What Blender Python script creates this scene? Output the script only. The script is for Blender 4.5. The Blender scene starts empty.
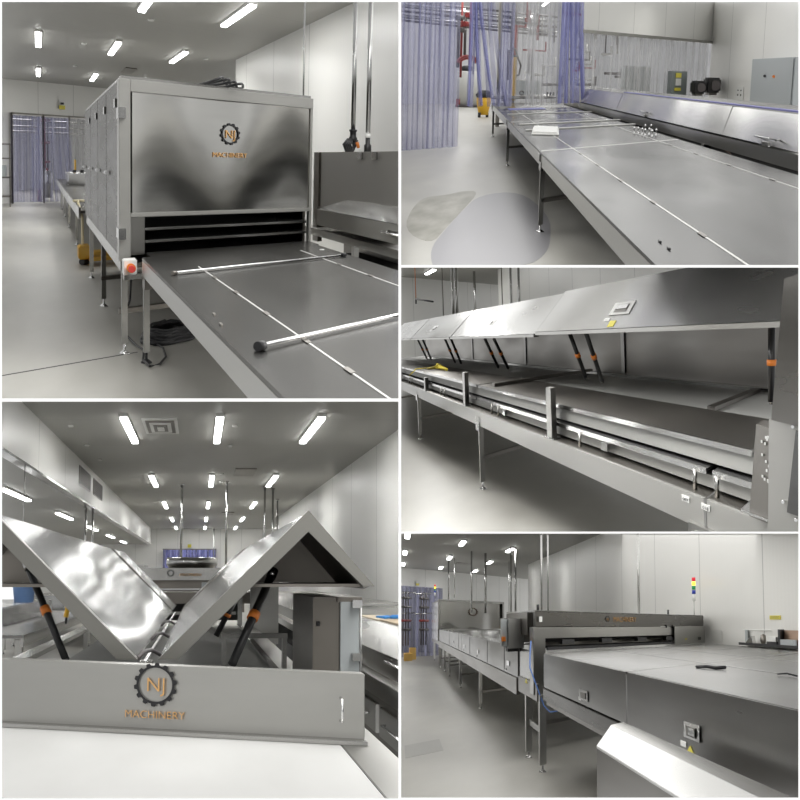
import bpy, bmesh, math, random
from mathutils import Vector, Matrix
random.seed(7)
SC = bpy.context.scene
COL = SC.collection
# ---------------------------------------------------------------- camera, world, exposure
EYE = Vector((0.0, 0.0, 1.7))
cam_data = bpy.data.cameras.new('camera'); cam = bpy.data.objects.new('camera', cam_data); COL.objects.link(cam)
cam.location = EYE; cam.rotation_euler = (math.radians(90), 0, 0)
cam_data.sensor_width = 36.0; cam_data.lens = 67.5; cam_data.clip_start = 0.05; cam_data.clip_end = 400
SC.camera = cam
world = bpy.data.worlds.new('world'); SC.world = world; world.use_nodes = True
# soft studio surroundings: light upright bands all around, brightest straight ahead behind the halls
wn = world.node_tree; wb = wn.nodes['Background']
def wnode(t, **kw):
    n = wn.nodes.new(t)
    for k, v in kw.items(): setattr(n, k, v)
    return n
wt = wnode('ShaderNodeTexCoord'); ws = wnode('ShaderNodeSeparateXYZ'); wn.links.new(wt.outputs['Generated'], ws.inputs[0])
wm = wnode('ShaderNodeMapping'); wm.inputs['Scale'].default_value = (5, 5, .35); wn.links.new(wt.outputs['Generated'], wm.inputs[0])
wz = wnode('ShaderNodeTexNoise'); wz.inputs['Scale'].default_value = 1.2; wz.inputs['Detail'].default_value = 1; wn.links.new(wm.outputs[0], wz.inputs['Vector'])
wr = wnode('ShaderNodeMapRange'); wr.inputs['From Min'].default_value = .40; wr.inputs['From Max'].default_value = .62
wr.inputs['To Min'].default_value = .32; wr.inputs['To Max'].default_value = .85; wn.links.new(wz.outputs['Fac'], wr.inputs['Value'])
wf = wnode('ShaderNodeMapRange'); wf.inputs['From Min'].default_value = .922; wf.inputs['From Max'].default_value = .932
wf.inputs['To Min'].default_value = 0; wf.inputs['To Max'].default_value = 1; wn.links.new(ws.outputs['Y'], wf.inputs['Value'])
wx = wnode('ShaderNodeMix'); wn.links.new(wf.outputs[0], wx.inputs[0]); wn.links.new(wr.outputs[0], wx.inputs[2]); wx.inputs[3].default_value = 1.0
wb.inputs[0].default_value = (1.0, 1.0, .985, 1); wn.links.new(wx.outputs[0], wb.inputs[1])
SC.view_settings.view_transform = 'Standard'; SC.view_settings.look = 'None'
SC.view_settings.exposure = 0.12; SC.view_settings.gamma = 1.0; SC.view_settings.use_curve_mapping = False

# ---------------------------------------------------------------- halls
class SkewHall:
    """One clipped room, its axes tilted, skewed and stretched to fit its image panel."""
    def __init__(s, origin, along, across, window):
        s.o = Vector(origin); s.u = Vector(along); s.w = Vector(across)
        s.n = s.u.cross(s.w).normalized()
        if s.n.z < 0: s.n = -s.n
        s.m = Matrix((s.u, s.w, s.n)).transposed(); s.inv = s.m.inverted()
        s.window = window; s.objs = []
    def P(s, p): return s.o + s.u*p[0] + s.w*p[1] + s.n*p[2]
H1 = SkewHall(origin=(-0.0525,0.3167,0.0934), along=(-0.8723,3.6177,0.5896), across=(0.7267,1.5430,0.2222), window=(2, 2, 398.4, 398.4))  # axes fitted to image pixels: floors tilted, plans skewed, depth stretched
H2 = SkewHall(origin=(0.0196,0.6860,0.0779), along=(0.1908,4.6412,1.0080), across=(1.2054,2.1201,0.4382), window=(401.2, 2, 798.4, 265))
H3 = SkewHall(origin=(0.1284,0.5885,-0.0061), along=(-0.2283,3.4486,0.1318), across=(1.1515,3.2624,0.1738), window=(401.2, 267.6, 798.4, 531.6))
H4 = SkewHall(origin=(-0.0063,-0.1333,0.0725), along=(-0.5625,4.1874,-0.4888), across=(1.0110,0.0106,-0.0005), window=(2, 401.6, 398.4, 798.4))
H5 = SkewHall(origin=(0.0075,-0.0744,-0.0349), along=(-0.0141,4.2030,-0.6161), across=(1.2290,2.9082,-0.4373), window=(401.2, 533.6, 798.4, 797.6))
H = H1

# ---------------------------------------------------------------- materials
def nodes(name):
    m = bpy.data.materials.new(name); m.use_nodes = True
    nt = m.node_tree; b = nt.nodes['Principled BSDF']; return m, nt, b
def N(nt, t, **kw):
    n = nt.nodes.new(t)
    for k, v in kw.items(): setattr(n, k, v)
    return n
def coords(nt, sc=(1,1,1)):
    at = N(nt, 'ShaderNodeAttribute', attribute_name='hall_position')
    mp = N(nt, 'ShaderNodeMapping'); mp.inputs['Scale'].default_value = sc
    nt.links.new(at.outputs['Vector'], mp.inputs['Vector']); return mp.outputs['Vector']
def plain(name, col, rough=.6, metal=0.0, emit=None, es=0, spec=.5):
    m, nt, b = nodes(name)
    b.inputs['Base Color'].default_value = (*col, 1); b.inputs['Roughness'].default_value = rough
    b.inputs['Metallic'].default_value = metal; b.inputs['Specular IOR Level'].default_value = spec
    if emit: b.inputs['Emission Color'].default_value = (*emit, 1); b.inputs['Emission Strength'].default_value = es
    return m
def noisy(name, c1, c2, scale=(2,2,2), rough=(.4,.6), metal=0.0, nscale=3, bump=0.0, detail=5, spec=.5, wave=0, wscale=(1,1,1)):
    m, nt, b = nodes(name)
    v = coords(nt, scale)
    nz = N(nt, 'ShaderNodeTexNoise'); nz.inputs['Scale'].default_value = nscale; nz.inputs['Detail'].default_value = detail
    nt.links.new(v, nz.inputs['Vector'])
    cr = N(nt, 'ShaderNodeValToRGB'); cr.color_ramp.elements[0].position = .3; cr.color_ramp.elements[1].position = .7
    cr.color_ramp.elements[0].color = (*c1, 1); cr.color_ramp.elements[1].color = (*c2, 1)
    nt.links.new(nz.outputs['Fac'], cr.inputs['Fac']); nt.links.new(cr.outputs['Color'], b.inputs['Base Color'])
    mr = N(nt, 'ShaderNodeMapRange'); mr.inputs['From Min'].default_value = .05; mr.inputs['From Max'].default_value = .95
    mr.inputs['To Min'].default_value = rough[0]; mr.inputs['To Max'].default_value = rough[1]
    nt.links.new(nz.outputs['Fac'], mr.inputs['Value']); nt.links.new(mr.outputs['Result'], b.inputs['Roughness'])
    b.inputs['Metallic'].default_value = metal; b.inputs['Specular IOR Level'].default_value = spec
    if bump:
        n2 = N(nt, 'ShaderNodeTexNoise'); n2.inputs['Scale'].default_value = nscale*6; n2.inputs['Detail'].default_value = 6
        nt.links.new(v, n2.inputs['Vector'])
        bp = N(nt, 'ShaderNodeBump'); bp.inputs['Strength'].default_value = bump; bp.inputs['Distance'].default_value = .01
        nt.links.new(n2.outputs['Fac'], bp.inputs['Height']); nt.links.new(bp.outputs['Normal'], b.inputs['Normal'])
    if wave:
        mp = N(nt, 'ShaderNodeMapping'); mp.inputs['Scale'].default_value = wscale; nt.links.new(coords(nt), mp.inputs['Vector'])
        n3 = N(nt, 'ShaderNodeTexNoise'); n3.inputs['Scale'].default_value = 1.6; n3.inputs['Detail'].default_value = 0; nt.links.new(mp.outputs[0], n3.inputs['Vector'])
        ge = N(nt, 'ShaderNodeNewGeometry'); sb = N(nt, 'ShaderNodeVectorMath', operation='SUBTRACT'); sb.inputs[1].default_value = (.5,.5,.5)
        nt.links.new(n3.outputs['Color'], sb.inputs[0])
        ml = N(nt, 'ShaderNodeVectorMath', operation='SCALE'); ml.inputs['Scale'].default_value = wave; nt.links.new(sb.outputs[0], ml.inputs[0])
        ad = N(nt, 'ShaderNodeVectorMath', operation='ADD'); nt.links.new(ge.outputs['Normal'], ad.inputs[0]); nt.links.new(ml.outputs[0], ad.inputs[1])
        no = N(nt, 'ShaderNodeVectorMath', operation='NORMALIZE'); nt.links.new(ad.outputs[0], no.inputs[0]); nt.links.new(no.outputs[0], b.inputs['Normal'])
    return m
def panel_mat(name, col, axis, pitch, seam=(.45,.45,.43), width=.012, rough=.35, rib=0):
    """coated sandwich panels: thin joints every pitch metres along one direction"""
    m, nt, b = nodes(name)
    v = coords(nt)
    sp = N(nt, 'ShaderNodeSeparateXYZ'); nt.links.new(v, sp.inputs[0])
    def M_(op, a, bb=None):
        n = N(nt, 'ShaderNodeMath', operation=op)
        nt.links.new(a, n.inputs[0])
        if bb is not None: n.inputs[1].default_value = bb
        return n.outputs[0]
    x = M_('FRACT', M_('MULTIPLY', sp.outputs[axis], 1/pitch))
    lt = M_('LESS_THAN', x, width/pitch)
    mx = N(nt, 'ShaderNodeMix', data_type='RGBA')
    nz = N(nt, 'ShaderNodeTexNoise'); nz.inputs['Scale'].default_value = .9; nt.links.new(v, nz.inputs['Vector'])
    base = N(nt, 'ShaderNodeMix', data_type='RGBA'); nt.links.new(nz.outputs['Fac'], base.inputs[0])
    base.inputs[6].default_value = (*[c*.96 for c in col], 1); base.inputs[7].default_value = (*[min(1, c*1.03) for c in col], 1)
    nt.links.new(lt, mx.inputs[0]); nt.links.new(base.outputs[2], mx.inputs[6]); mx.inputs[7].default_value = (*seam, 1)
    nt.links.new(mx.outputs[2], b.inputs['Base Color'])
    b.inputs['Roughness'].default_value = rough
    if rib:
        w = M_('SINE', M_('MULTIPLY', sp.outputs[axis], 2*math.pi/rib))
        bp = N(nt, 'ShaderNodeBump'); bp.inputs['Strength'].default_value = .12; bp.inputs['Distance'].default_value = .004
        nt.links.new(w, bp.inputs['Height']); nt.links.new(bp.outputs['Normal'], b.inputs['Normal'])
    return m
def steel(name, col=(.43,.425,.41), rough=(.2,.28), streak=(1,1,4), metal=1.0, bump=0, wave=.3, wscale=(.8,.8,.15)):
    return noisy(name, tuple(c*.97 for c in col), tuple(min(1, c*1.03) for c in col), streak, rough, metal, 2.2, bump, detail=2, wave=wave, wscale=wscale)
STEEL = steel('brushed_steel')
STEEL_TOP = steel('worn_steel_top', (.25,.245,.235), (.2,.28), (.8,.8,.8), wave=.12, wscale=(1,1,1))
STEEL_DARK = steel('dark_steel', (.215,.20,.18), (.3,.4), (1,1,3))
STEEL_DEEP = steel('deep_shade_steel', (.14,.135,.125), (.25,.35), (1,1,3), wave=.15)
LID = steel('lid_steel', (.40,.41,.42), (.15,.22), (1,1,3), wave=.22, wscale=(.6,.9,.9))
FLANGE = plain('flange_steel', (.26,.255,.235), .35, 1)
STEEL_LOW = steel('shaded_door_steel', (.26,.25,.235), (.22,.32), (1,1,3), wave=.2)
STEEL_SHINY = steel('shiny_steel', (.50,.50,.495), (.14,.24), (1,1,4))
STEEL_MATT = steel('matt_steel', (.42,.415,.395), (.26,.34), (1,1,4))
STEEL_BAND = steel('banded_front_steel', (.56,.555,.53), (.13,.2), (1,1,4), wave=.4, wscale=(1,.9,.03))
PALE = steel('pale_matt_steel', (.40,.395,.375), (.3,.38), (1,1,4), metal=.5, wave=.1)
HOOD = steel('hood_steel', (.48,.48,.47), (.22,.3), (1,1,3), metal=.8, wave=.35, wscale=(.7,.7,.4))
EDGE = plain('polished_edge', (.62,.62,.60), .4, .2)
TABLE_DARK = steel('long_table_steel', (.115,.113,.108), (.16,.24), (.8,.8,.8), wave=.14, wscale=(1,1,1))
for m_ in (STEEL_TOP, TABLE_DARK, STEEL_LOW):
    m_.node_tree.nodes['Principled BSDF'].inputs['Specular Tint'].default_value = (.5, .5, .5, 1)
CHROME = plain('chrome', (.75,.75,.75), .15, 1)
BLACK = plain('black_rubber', (.015,.015,.017), .5)
BLACK_GLOSS = plain('black_paint', (.012,.012,.013), .28)
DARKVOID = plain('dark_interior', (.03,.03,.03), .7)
ORANGE = plain('orange_plastic', (.75,.22,.03), .45)
GOLD = plain('amber_print', (.70,.40,.15), .45)
YELLOW = plain('yellow_paint', (.80,.46,.03), .4)
YELLOWSIGN = plain('yellow_label', (.75,.66,.08), .5)
WHITE = plain('white_plastic', (.78,.78,.76), .4)
RED = plain('red_paint', (.24,.03,.03), .45)
STOPRED = plain('stop_red', (.6,.04,.03), .4)
BLUEBELT = plain('blue_belt', (.13,.13,.36), .5)
BELT = noisy('white_belt', (.47,.47,.46), (.55,.55,.54), (1,1,1), (.5,.6), 0, 2, .02)
BELT_GREY = noisy('grey_belt', (.30,.30,.285), (.38,.38,.36), (1,1,1), (.5,.6), 0, 2)
GREYBOX = plain('grey_enamel', (.42,.45,.46), .4)
PIPEWORK = plain('dark_pipe', (.10,.09,.09), .4, .6)
CONCRETE = noisy('concrete', (.39,.38,.345), (.51,.50,.465), (1,1,1), (.28,.5), 0, 2.0, 0, 8)
CONCRETE_DARK = noisy('concrete_worn', (.30,.295,.27), (.40,.395,.37), (1,1,1), (.3,.5), 0, 2.2, .05, 8)
PATCH = noisy('epoxy_patch', (.25,.245,.26), (.29,.285,.30), (1,1,1), (.3,.42), 0, 2, .02)
STAIN = noisy('stained_patch', (.25,.24,.20), (.45,.44,.40), (1,1,1), (.4,.6), 0, 5, .05, 8)
WALL_A = panel_mat('wall_panel_along', (.82,.815,.785), 0, 1.15, rib=.05)
WALL_B = panel_mat('wall_panel_across', (.82,.815,.785), 1, 1.15)
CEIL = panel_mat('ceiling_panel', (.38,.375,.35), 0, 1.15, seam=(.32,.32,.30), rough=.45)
GREYWALL = noisy('grey_wall', (.45,.45,.47), (.55,.55,.57), (1,1,1), (.5,.6), 0, 1)
TUBE = plain('lamp_tube', (1,1,1), .4, emit=(1,1,.98), es=9)
def curtain_mat(name, col, alpha, rough=.15, tint=(.9,.9,.95)):
    m = bpy.data.materials.new(name); m.use_nodes = True; nt = m.node_tree; nt.nodes.clear()
    out = N(nt, 'ShaderNodeOutputMaterial'); tr = N(nt, 'ShaderNodeBsdfTransparent'); tr.inputs[0].default_value = (*tint, 1)
    b = N(nt, 'ShaderNodeBsdfPrincipled'); b.inputs['Base Color'].default_value = (*col, 1); b.inputs['Roughness'].default_value = rough
    v = coords(nt, (1, 5, .2)); nz = N(nt, 'ShaderNodeTexNoise'); nz.inputs['Scale'].default_value = 1.3; nt.links.new(v, nz.inputs['Vector'])
    mr = N(nt, 'ShaderNodeMapRange'); mr.inputs['From Min'].default_value = .35; mr.inputs['From Max'].default_value = .65
    mr.inputs['To Min'].default_value = alpha[0]; mr.inputs['To Max'].default_value = alpha[1]
    nt.links.new(nz.outputs['Fac'], mr.inputs['Value'])
    mx = N(nt, 'ShaderNodeMixShader'); nt.links.new(mr.outputs['Result'], mx.inputs[0]); nt.links.new(tr.outputs[0], mx.inputs[1]); nt.links.new(b.outputs[0], mx.inputs[2])
    nt.links.new(mx.outputs[0], out.inputs[0]); return m
PVC_BLUE = curtain_mat('blue_pvc', (.60,.61,.80), (.10,.42))
PVC_CLEAR = curtain_mat('clear_pvc', (.85,.85,.86), (.05,.35), tint=(.95,.95,.95))
PVC_DEEP = curtain_mat('deep_blue_pvc', (.38,.40,.78), (.3,.65))

# ---------------------------------------------------------------- geometry helpers
class MB:
    """collects shapes given in the hall's metres and links them as one mesh"""
    def __init__(s): s.v = []; s.f = []; s.h = H; s.sm = []
    def add(s, pts, faces, smooth=False, world=False):
        n = len(s.v)
        s.v += [Vector(p) if world else s.h.P(p) for p in pts]
        s.f += [tuple(n+i for i in f) for f in faces]; s.sm += [smooth]*len(faces); return s
    def box(s, a0, a1, b0, b1, z0, z1):
        return s.hexa([(a0,b0,z0),(a1,b0,z0),(a1,b1,z0),(a0,b1,z0),(a0,b0,z1),(a1,b0,z1),(a1,b1,z1),(a0,b1,z1)])
    def hexa(s, p): return s.add(p, [(3,2,1,0),(4,5,6,7),(0,1,5,4),(1,2,6,5),(2,3,7,6),(3,0,4,7)])
    def extrude(s, poly, d):
        """closed outline swept by the vector d"""
        n = len(poly); q = [tuple(p[i]+d[i] for i in range(3)) for p in poly]
        return s.add(list(poly)+q, [tuple(range(n))[::-1], tuple(range(n, 2*n))] + [(i, (i+1)%n, n+(i+1)%n, n+i) for i in range(n)])
    def tube(s, pts, r, seg=12, caps=True):
        W = [s.h.P(p) for p in pts]; return s.wtube(W, r, seg, caps)
    def wtube(s, W, r, seg=12, caps=True):
        R = r if isinstance(r, (list, tuple)) else [r]*len(W)
        vs = []; fs = []; prev = None
        for i, p in enumerate(W):
            d = (W[min(i+1, len(W)-1)] - W[max(i-1, 0)]).normalized()
            if prev is None:
                x = d.cross(Vector((0,0,1)))
                if x.length < 1e-3: x = d.cross(Vector((1,0,0)))
            else: x = prev - d*prev.dot(d)
            x.normalize(); prev = x; y = d.cross(x)
            for k in range(seg):
                t = 2*math.pi*k/seg; vs.append(p + (x*math.cos(t) + y*math.sin(t))*R[i])
        for i in range(len(W)-1):
            for k in range(seg): fs.append((i*seg+k, i*seg+(k+1)%seg, (i+1)*seg+(k+1)%seg, (i+1)*seg+k))
        n = len(W)
        s.add(vs, fs, True, True)
        if caps: s.add(vs[:seg], [tuple(range(seg))[::-1]], False, True); s.add(vs[-seg:], [tuple(range(seg))], False, True)
        return s
    def lathe(s, c, prof, seg=20):
        """upright turned shape; prof = [(radius, height), ...]"""
        o = s.h.P(c); X = s.h.w.normalized(); Y = s.h.n.cross(X).normalized(); vs = []; fs = []
        for r, z in prof:
            for k in range(seg):
                t = 2*math.pi*k/seg; vs.append(o + (X*math.cos(t)+Y*math.sin(t))*max(r, 1e-4) + s.h.n*z)
        for i in range(len(prof)-1):
            for k in range(seg): fs.append((i*seg+k, i*seg+(k+1)%seg, (i+1)*seg+(k+1)%seg, (i+1)*seg+k))
        return s.add(vs, fs, True, True)
    def build(s, name, mat, parent=None, bevel=0):
        me = bpy.data.meshes.new(name); base = parent_loc(parent) if parent else Vector((0,0,0))
        if not parent:
            lo = min(s.v, key=lambda p: p.z); c = sum(s.v, Vector())/len(s.v); base = Vector((c.x, c.y, lo.z))
        me.from_pydata([p - base for p in s.v], [], s.f)
        me.polygons.foreach_set('use_smooth', s.sm)
        bm = bmesh.new(); bm.from_mesh(me)
        bmesh.ops.remove_doubles(bm, verts=bm.verts, dist=1e-6)
        bmesh.ops.recalc_face_normals(bm, faces=bm.faces)
        if bevel: bmesh.ops.bevel(bm, geom=bm.edges[:], offset=bevel, segments=2, affect='EDGES', clamp_overlap=True)
        bm.to_mesh(me); bm.free()
        me.materials.append(mat)
        o = bpy.data.objects.new(name, me); COL.objects.link(o)
        if parent: o.parent = parent; o.location = base - parent_loc(parent)
        else: o.location = base
        s.h.objs.append(o); return o
WLOC = {}
def parent_loc(p):
    l = Vector(p.location)
    while p.parent: p = p.parent; l += Vector(p.location)
    return l
def tag(o, label=None, cat=None, group=None, kind=None):
    if label: o['label'] = label
    if cat: o['category'] = cat
    if group: o['group'] = group
    if kind: o['kind'] = kind
    return o
def thing(name, p, label, cat, group=None):
    o = bpy.data.objects.new(name, None); COL.objects.link(o); o.location = H.P(p); o.empty_display_size = .1
    H.objs.append(o); return tag(o, label, cat, group)
def kids(o): return [c for c in list(bpy.data.objects) if c.parent is o]
def copy_tree(o, d=(0,0,0), label=None, parent=None):
    """a copy of a thing with its parts, moved by d metres in the hall"""
    c = o.copy(); COL.objects.link(c); H.objs.append(c)
    if parent is None: c.location = Vector(o.location) + H.u*d[0] + H.w*d[1] + H.n*d[2]
    else: c.parent = parent
    if label: c['label'] = label
    for k in kids(o): copy_tree(k, parent=c)
    return c
def struct(o): o['kind'] = 'structure'; return o
def bx(name, mat, parent, *d, bevel=0): return MB().box(*d).build(name, mat, parent, bevel)
def tb(name, mat, parent, pts, r, seg=12): return MB().tube(pts, r, seg).build(name, mat, parent)
FOOT = [(0,.0),(.045,.0),(.045,.012),(.02,.03),(.011,.035),(.011,.11)]
def leg(parent, a, b, top, w=.05, foot=True, mat=None, footmat=None, z0=.09):
    l = bx('leg', mat or STEEL_MATT, parent, a-w/4, a+w/4, b-w/2, b+w/2, z0, top, bevel=.003)
    if foot: MB().lathe((a,b,0), FOOT).build('foot', footmat or CHROME, l)
    return l
def text_part(name, s, mat, parent, o, X, Y, size, n, depth=.002):
    """lettering as a thin solid: o = lower left corner, X/Y = directions in hall metres per unit, n = outward offset"""
    cu = bpy.data.curves.new(name, 'FONT'); cu.body = s; cu.size = 1; cu.align_x = 'CENTER'; cu.extrude = .5; cu.offset = -.012
    t = bpy.data.objects.new(name, cu); COL.objects.link(t)
    dg = bpy.context.evaluated_depsgraph_get(); me = t.evaluated_get(dg).to_mesh()
    X = Vector(X)*size; Y = Vector(Y)*size; n = Vector(n)*depth; o = Vector(o)
    b = MB(); b.add([tuple(o + X*v.co.x + Y*v.co.y + n*(v.co.z+.5)) for v in me.vertices], [tuple(p.vertices) for p in me.polygons])
    t.evaluated_get(dg).to_mesh_clear(); COL.objects.unlink(t); bpy.data.objects.remove(t)
    return b.build(name, mat, parent)
def gear(name, mat, parent, c, X, Y, r, n, depth=.002, teeth=12):
    X = Vector(X); Y = Vector(Y); n = Vector(n)*depth; c = Vector(c); V = []; F = []; K = teeth*8
    for side in (0, 1):
        for k in range(K):
            t = 2*math.pi*k/K; ro = r*(1.0 if (k % 8) in (1,2,3,4) else .88)
            d = X*math.cos(t) + Y*math.sin(t)
            V.append(tuple(c + d*ro + n*side)); V.append(tuple(c + d*r*.78 + n*side))
    m = 2*K
    for k in range(K):
        a = 2*k; b_ = 2*((k+1) % K)
        F += [(a, b_, b_+1, a+1), (m+a, m+a+1, m+b_+1, m+b_), (a, m+a, m+b_, b_), (a+1, b_+1, m+b_+1, m+a+1)]
    return MB().add(V, F).build(name, mat, parent)
def lamp(a0, b, z, label, L=1.05, w=.13, group='ceiling lamps', power=60, soft=1.0):
    t = thing('ceiling_lamp', (a0+L/2, b, z), label, 'lamp', group)
    bx('housing', WHITE, t, a0-.02, a0+L+.02, b-w/2, b+w/2, z-.05, z-.002)
    f = bx('diffuser', TUBE, t, a0, a0+L, b-w/2+.01, b+w/2-.01, z-.085, z-.05)
    ld = bpy.data.lights.new('lamp_light', 'AREA'); ld.shape = 'RECTANGLE'; ld.energy = power
    ld.size = w*H.w.length*.9*soft; ld.size_y = L*H.u.length*(.9 if soft == 1 else 2.2); ld.color = (1,.99,.96)
    lo = bpy.data.objects.new('lamp_light', ld); COL.objects.link(lo); lo.parent = t
    Z = H.n; Y = (H.u - Z*H.u.dot(Z)).normalized(); X = Y.cross(Z)
    M = Matrix((X, Y, Z)).transposed().to_4x4(); M.translation = H.P((a0+L/2, b, z-.09)) - Vector(t.location)
    lo.matrix_local = M
    return t
def curtain(parent, a, b0, b1, z0, z1, n, mat, sway=0, over=1.25):
    """a row of overlapping bowed strips hanging across the hall"""
    w = (b1-b0)/n
    for i in range(n):
        c = b0 + (i+.5)*w; hw = w*over/2; P = []
        rows = 5
        for side in (0, .004):
            for j in range(rows+1):
                z = z1 + (z0-z1)*j/rows; sh = sway*(j/rows)**1.5*(i/n if sway > 0 else 1-i/n) if sway else 0
                for q in range(4):
                    t = q/3*2-1
                    P.append((a - .05*(1-t*t) + (.03 if i % 2 else 0) - side, c + t*hw*(1-.25*abs(sway)*j/rows) + sh + .01*math.sin(i*2.1+j*.9), z))
        F = []; m = (rows+1)*4
        for j in range(rows):
            for q in range(3):
                k = j*4+q; F += [(k, k+1, k+5, k+4), (m+k, m+k+4, m+k+5, m+k+1)]
        MB().add(P, F, True).build('strip', mat, parent)

def fill_panel(y, x0, x1, d0, d1, power):
    """added fill light along the top of a section, shining down into the hall"""
    ld = bpy.data.lights.new('fill_light', 'AREA'); ld.shape = 'RECTANGLE'; ld.energy = power; ld.color = (1,.99,.965)
    dm = (d0+d1)/2; ax = (x0+x1)/2
    c = EYE + Vector(((ax-400)/1500*dm, dm, -(y-400)/1500*dm))
    ld.size = (x1-x0)/1500*d0; ld.size_y = d1-d0
    o = bpy.data.objects.new('fill_light', ld); COL.objects.link(o)
    Y = Vector(((ax-400)/1500, 1, -(y-400)/1500)).normalized(); X = Vector((1,0,0)); X = (X - Y*X.dot(Y)).normalized(); Z = X.cross(Y)
    n = Vector((0, (y-400)/1500, 1)).normalized()      # plane through the eye along this row
    X = Y.cross(n).normalized(); Z = X.cross(Y)
    M = Matrix((X, Y, Z)).transposed().to_4x4(); M.translation = c; o.matrix_world = M

def rounded(poly, n=2):
    """corner-cut an outline a few times so that it reads as poured by hand"""
    P_ = [Vector(p) for p in poly]
    for _ in range(n):
        Q = []
        for i in range(len(P_)):
            a, b = P_[i], P_[(i+1) % len(P_)]
            Q += [a.lerp(b, .25), a.lerp(b, .75)]
        P_ = Q
    return [tuple(p) for p in P_]
PLACES = ('leftmost', 'second from left', 'third from left', 'fourth from left', 'fifth from left', 'sixth from left', 'rightmost')

# ================================================================ HALL 1: oven cabinet above the long table (upper left)
H = H1  # position tuples in all halls were computed from image pixels
ZC = 4.15
struct(bx('floor', CONCRETE, None, .6, 20, -4, 7, -.1, 0))
struct(bx('trim_1', DARKVOID, None, 3.13, 3.142, -4, .75, -.05, .0008))
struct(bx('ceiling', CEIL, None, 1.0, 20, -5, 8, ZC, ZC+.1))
struct(bx('wall_right', WALL_A, None, 1.0, 8.6, 4.55, 4.65, 0, ZC))
w = MB(); w.box(14.4, 14.5, -5, -.80, 0, ZC); w.box(14.4, 14.5, -.80, 1.9, 3.02, ZC); w.box(14.4, 14.5, 1.9, 8, 0, ZC)
struct(w.build('wall_back', WALL_B, None))
struct(bx('wall_far', GREYWALL, None, 19.8, 19.9, -4, 5, 0, ZC))
struct(MB().box(14.36,14.39,-.84,-.78,0,3.05).box(14.36,14.39,-.84,1.9,3.0,3.06).box(14.36,14.39,.13,.19,0,3.02).box(14.36,14.39,.98,1.03,0,3.02).build('trim_2', STEEL_DARK, None))
rows = {0.02: 'left', 1.6: 'middle', 3.13: 'right'}
for b, nm in rows.items():
    for j, a in enumerate((5.35, 8.35, 11.85)):
        if nm == 'left' and j == 0: continue
        lamp(a if nm != 'left' else a+.1, b, ZC, 'strip lamp above the oven cabinet scene, %s row, %s' % (nm, ('nearest one', 'second from the front', 'farthest one')[j]), power=45)
for b in (.02, 1.6, 3.13):
    for a in (-1.2, 1.6): lamp(a, b, ZC, 'near strip lamp over the oven table', power=90, soft=8)
v = thing('ceiling_vent', (9.9, 2.0, ZC), 'dark square ceiling vent beside the strip lamps, upper left scene', 'vent')
q0 = (11.409,2.248,4.13); q1 = (10.734,2.562,4.13); bx('grille', STEEL_DARK, v, q0[0], q1[0], min(q0[1],q1[1]), max(q0[1],q1[1]), ZC-.03, ZC-.002)
for i, p in enumerate(((8.966,0.951,4.13), (6.838,1.888,4.13), (11.246,0.951,4.13), (8.816,3.834,4.13))):
    tag(MB().lathe((p[0], p[1], ZC-.04), [(0,0),(.05,0),(.06,.02),(.06,.038),(0,.038)]).build('smoke_detector', WHITE, None), 'small round white ceiling detector above the oven scene, ' + ('left of the middle lamp row', 'near the top edge', 'low at the left', 'right one beyond the lamps')[i], 'detector', 'ceiling detectors upper left')
# hazard sign above the doorway
s = thing('warning_sign', (14.38, .5, 3.3), 'small yellow and black warning sign on the white wall above the strip curtains', 'sign')
p = (14.38,0.775,3.457)
bx('backing', WHITE, s, 14.37, 14.395, p[1]-.1, p[1]+.1, p[2]-.19, p[2]+.16)
bx('yellow_band', YELLOWSIGN, s, 14.355, 14.369, p[1]-.1, p[1]+.1, p[2]-.19, p[2]-.05)
bx('black_symbol', BLACK, s, 14.355, 14.369, p[1]-.05, p[1]+.06, p[2]-.02, p[2]+.05)
# strip curtains
for b0, b1, n, m, lb in ((-.76, .12, 9, PVC_BLUE, 'blue tinted strip curtain in the left bay of the far doorway'),
                         (.2, .97, 7, PVC_BLUE, 'blue tinted strip curtain in the middle bay of the far doorway'),
                         (1.04, 1.85, 6, PVC_CLEAR, 'clearer strip curtain in the right bay of the far doorway')):
    c = thing('strip_curtain', (14.3, b0, 0), lb + ', upper left scene', 'curtain', 'doorway strip curtains upper left')
    bx('rail', STEEL, c, 14.28, 14.34, b0, b1, 2.95, 3.0)
    curtain(c, 14.3, b0, b1 if b0 > .5 or b0 < 0 else b1, .05, 2.96, n, m, sway=.35 if b0 == .2 else 0)
# utility room beyond the curtains
t = thing('storage_tank', (15.6, .32, 0), 'upright stainless cylinder tank behind the far strip curtains, upper left scene', 'tank')
q = (15.2,0.292,0.309)
MB().lathe((15.2, q[1], 0), [(0,.1),(.17,.1),(.17,1.0),(.12,1.08),(0,1.1)]).build('vessel', STEEL_SHINY, t)
MB().lathe((15.2, q[1], 1.05), [(0,0),(.05,0),(.05,.15),(0,.15)]).build('valve', RED, t)
t = thing('pipe_riser', (15.4, .3, 0), 'dark vertical pipework with red valves between the blue curtains, upper left scene', 'pipes')
q = (15,0.185,1.841)
for i, dx in enumerate((-.05, .03, .12)):
    tb('pipe', PIPEWORK if i != 1 else RED, t, [(15.0, q[1]+dx, 1.2), (15.0, q[1]+dx, 3.4)], .03)
for z in (1.4, 2.1, 2.9): tb('flange', RED, t, [(15.0, q[1]-.1, z), (15.0, q[1]+.18, z+.02)], .045)
t = thing('pipe_rack', (16.5, .3, 2.7), 'horizontal steel pipe runs behind the far curtains, upper left scene', 'pipes')
for z in (2.55, 2.75, 3.0): tb('pipe', STEEL, t, [(16.5, -1.2, z), (16.5, 2.6, z)], .04)
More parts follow.
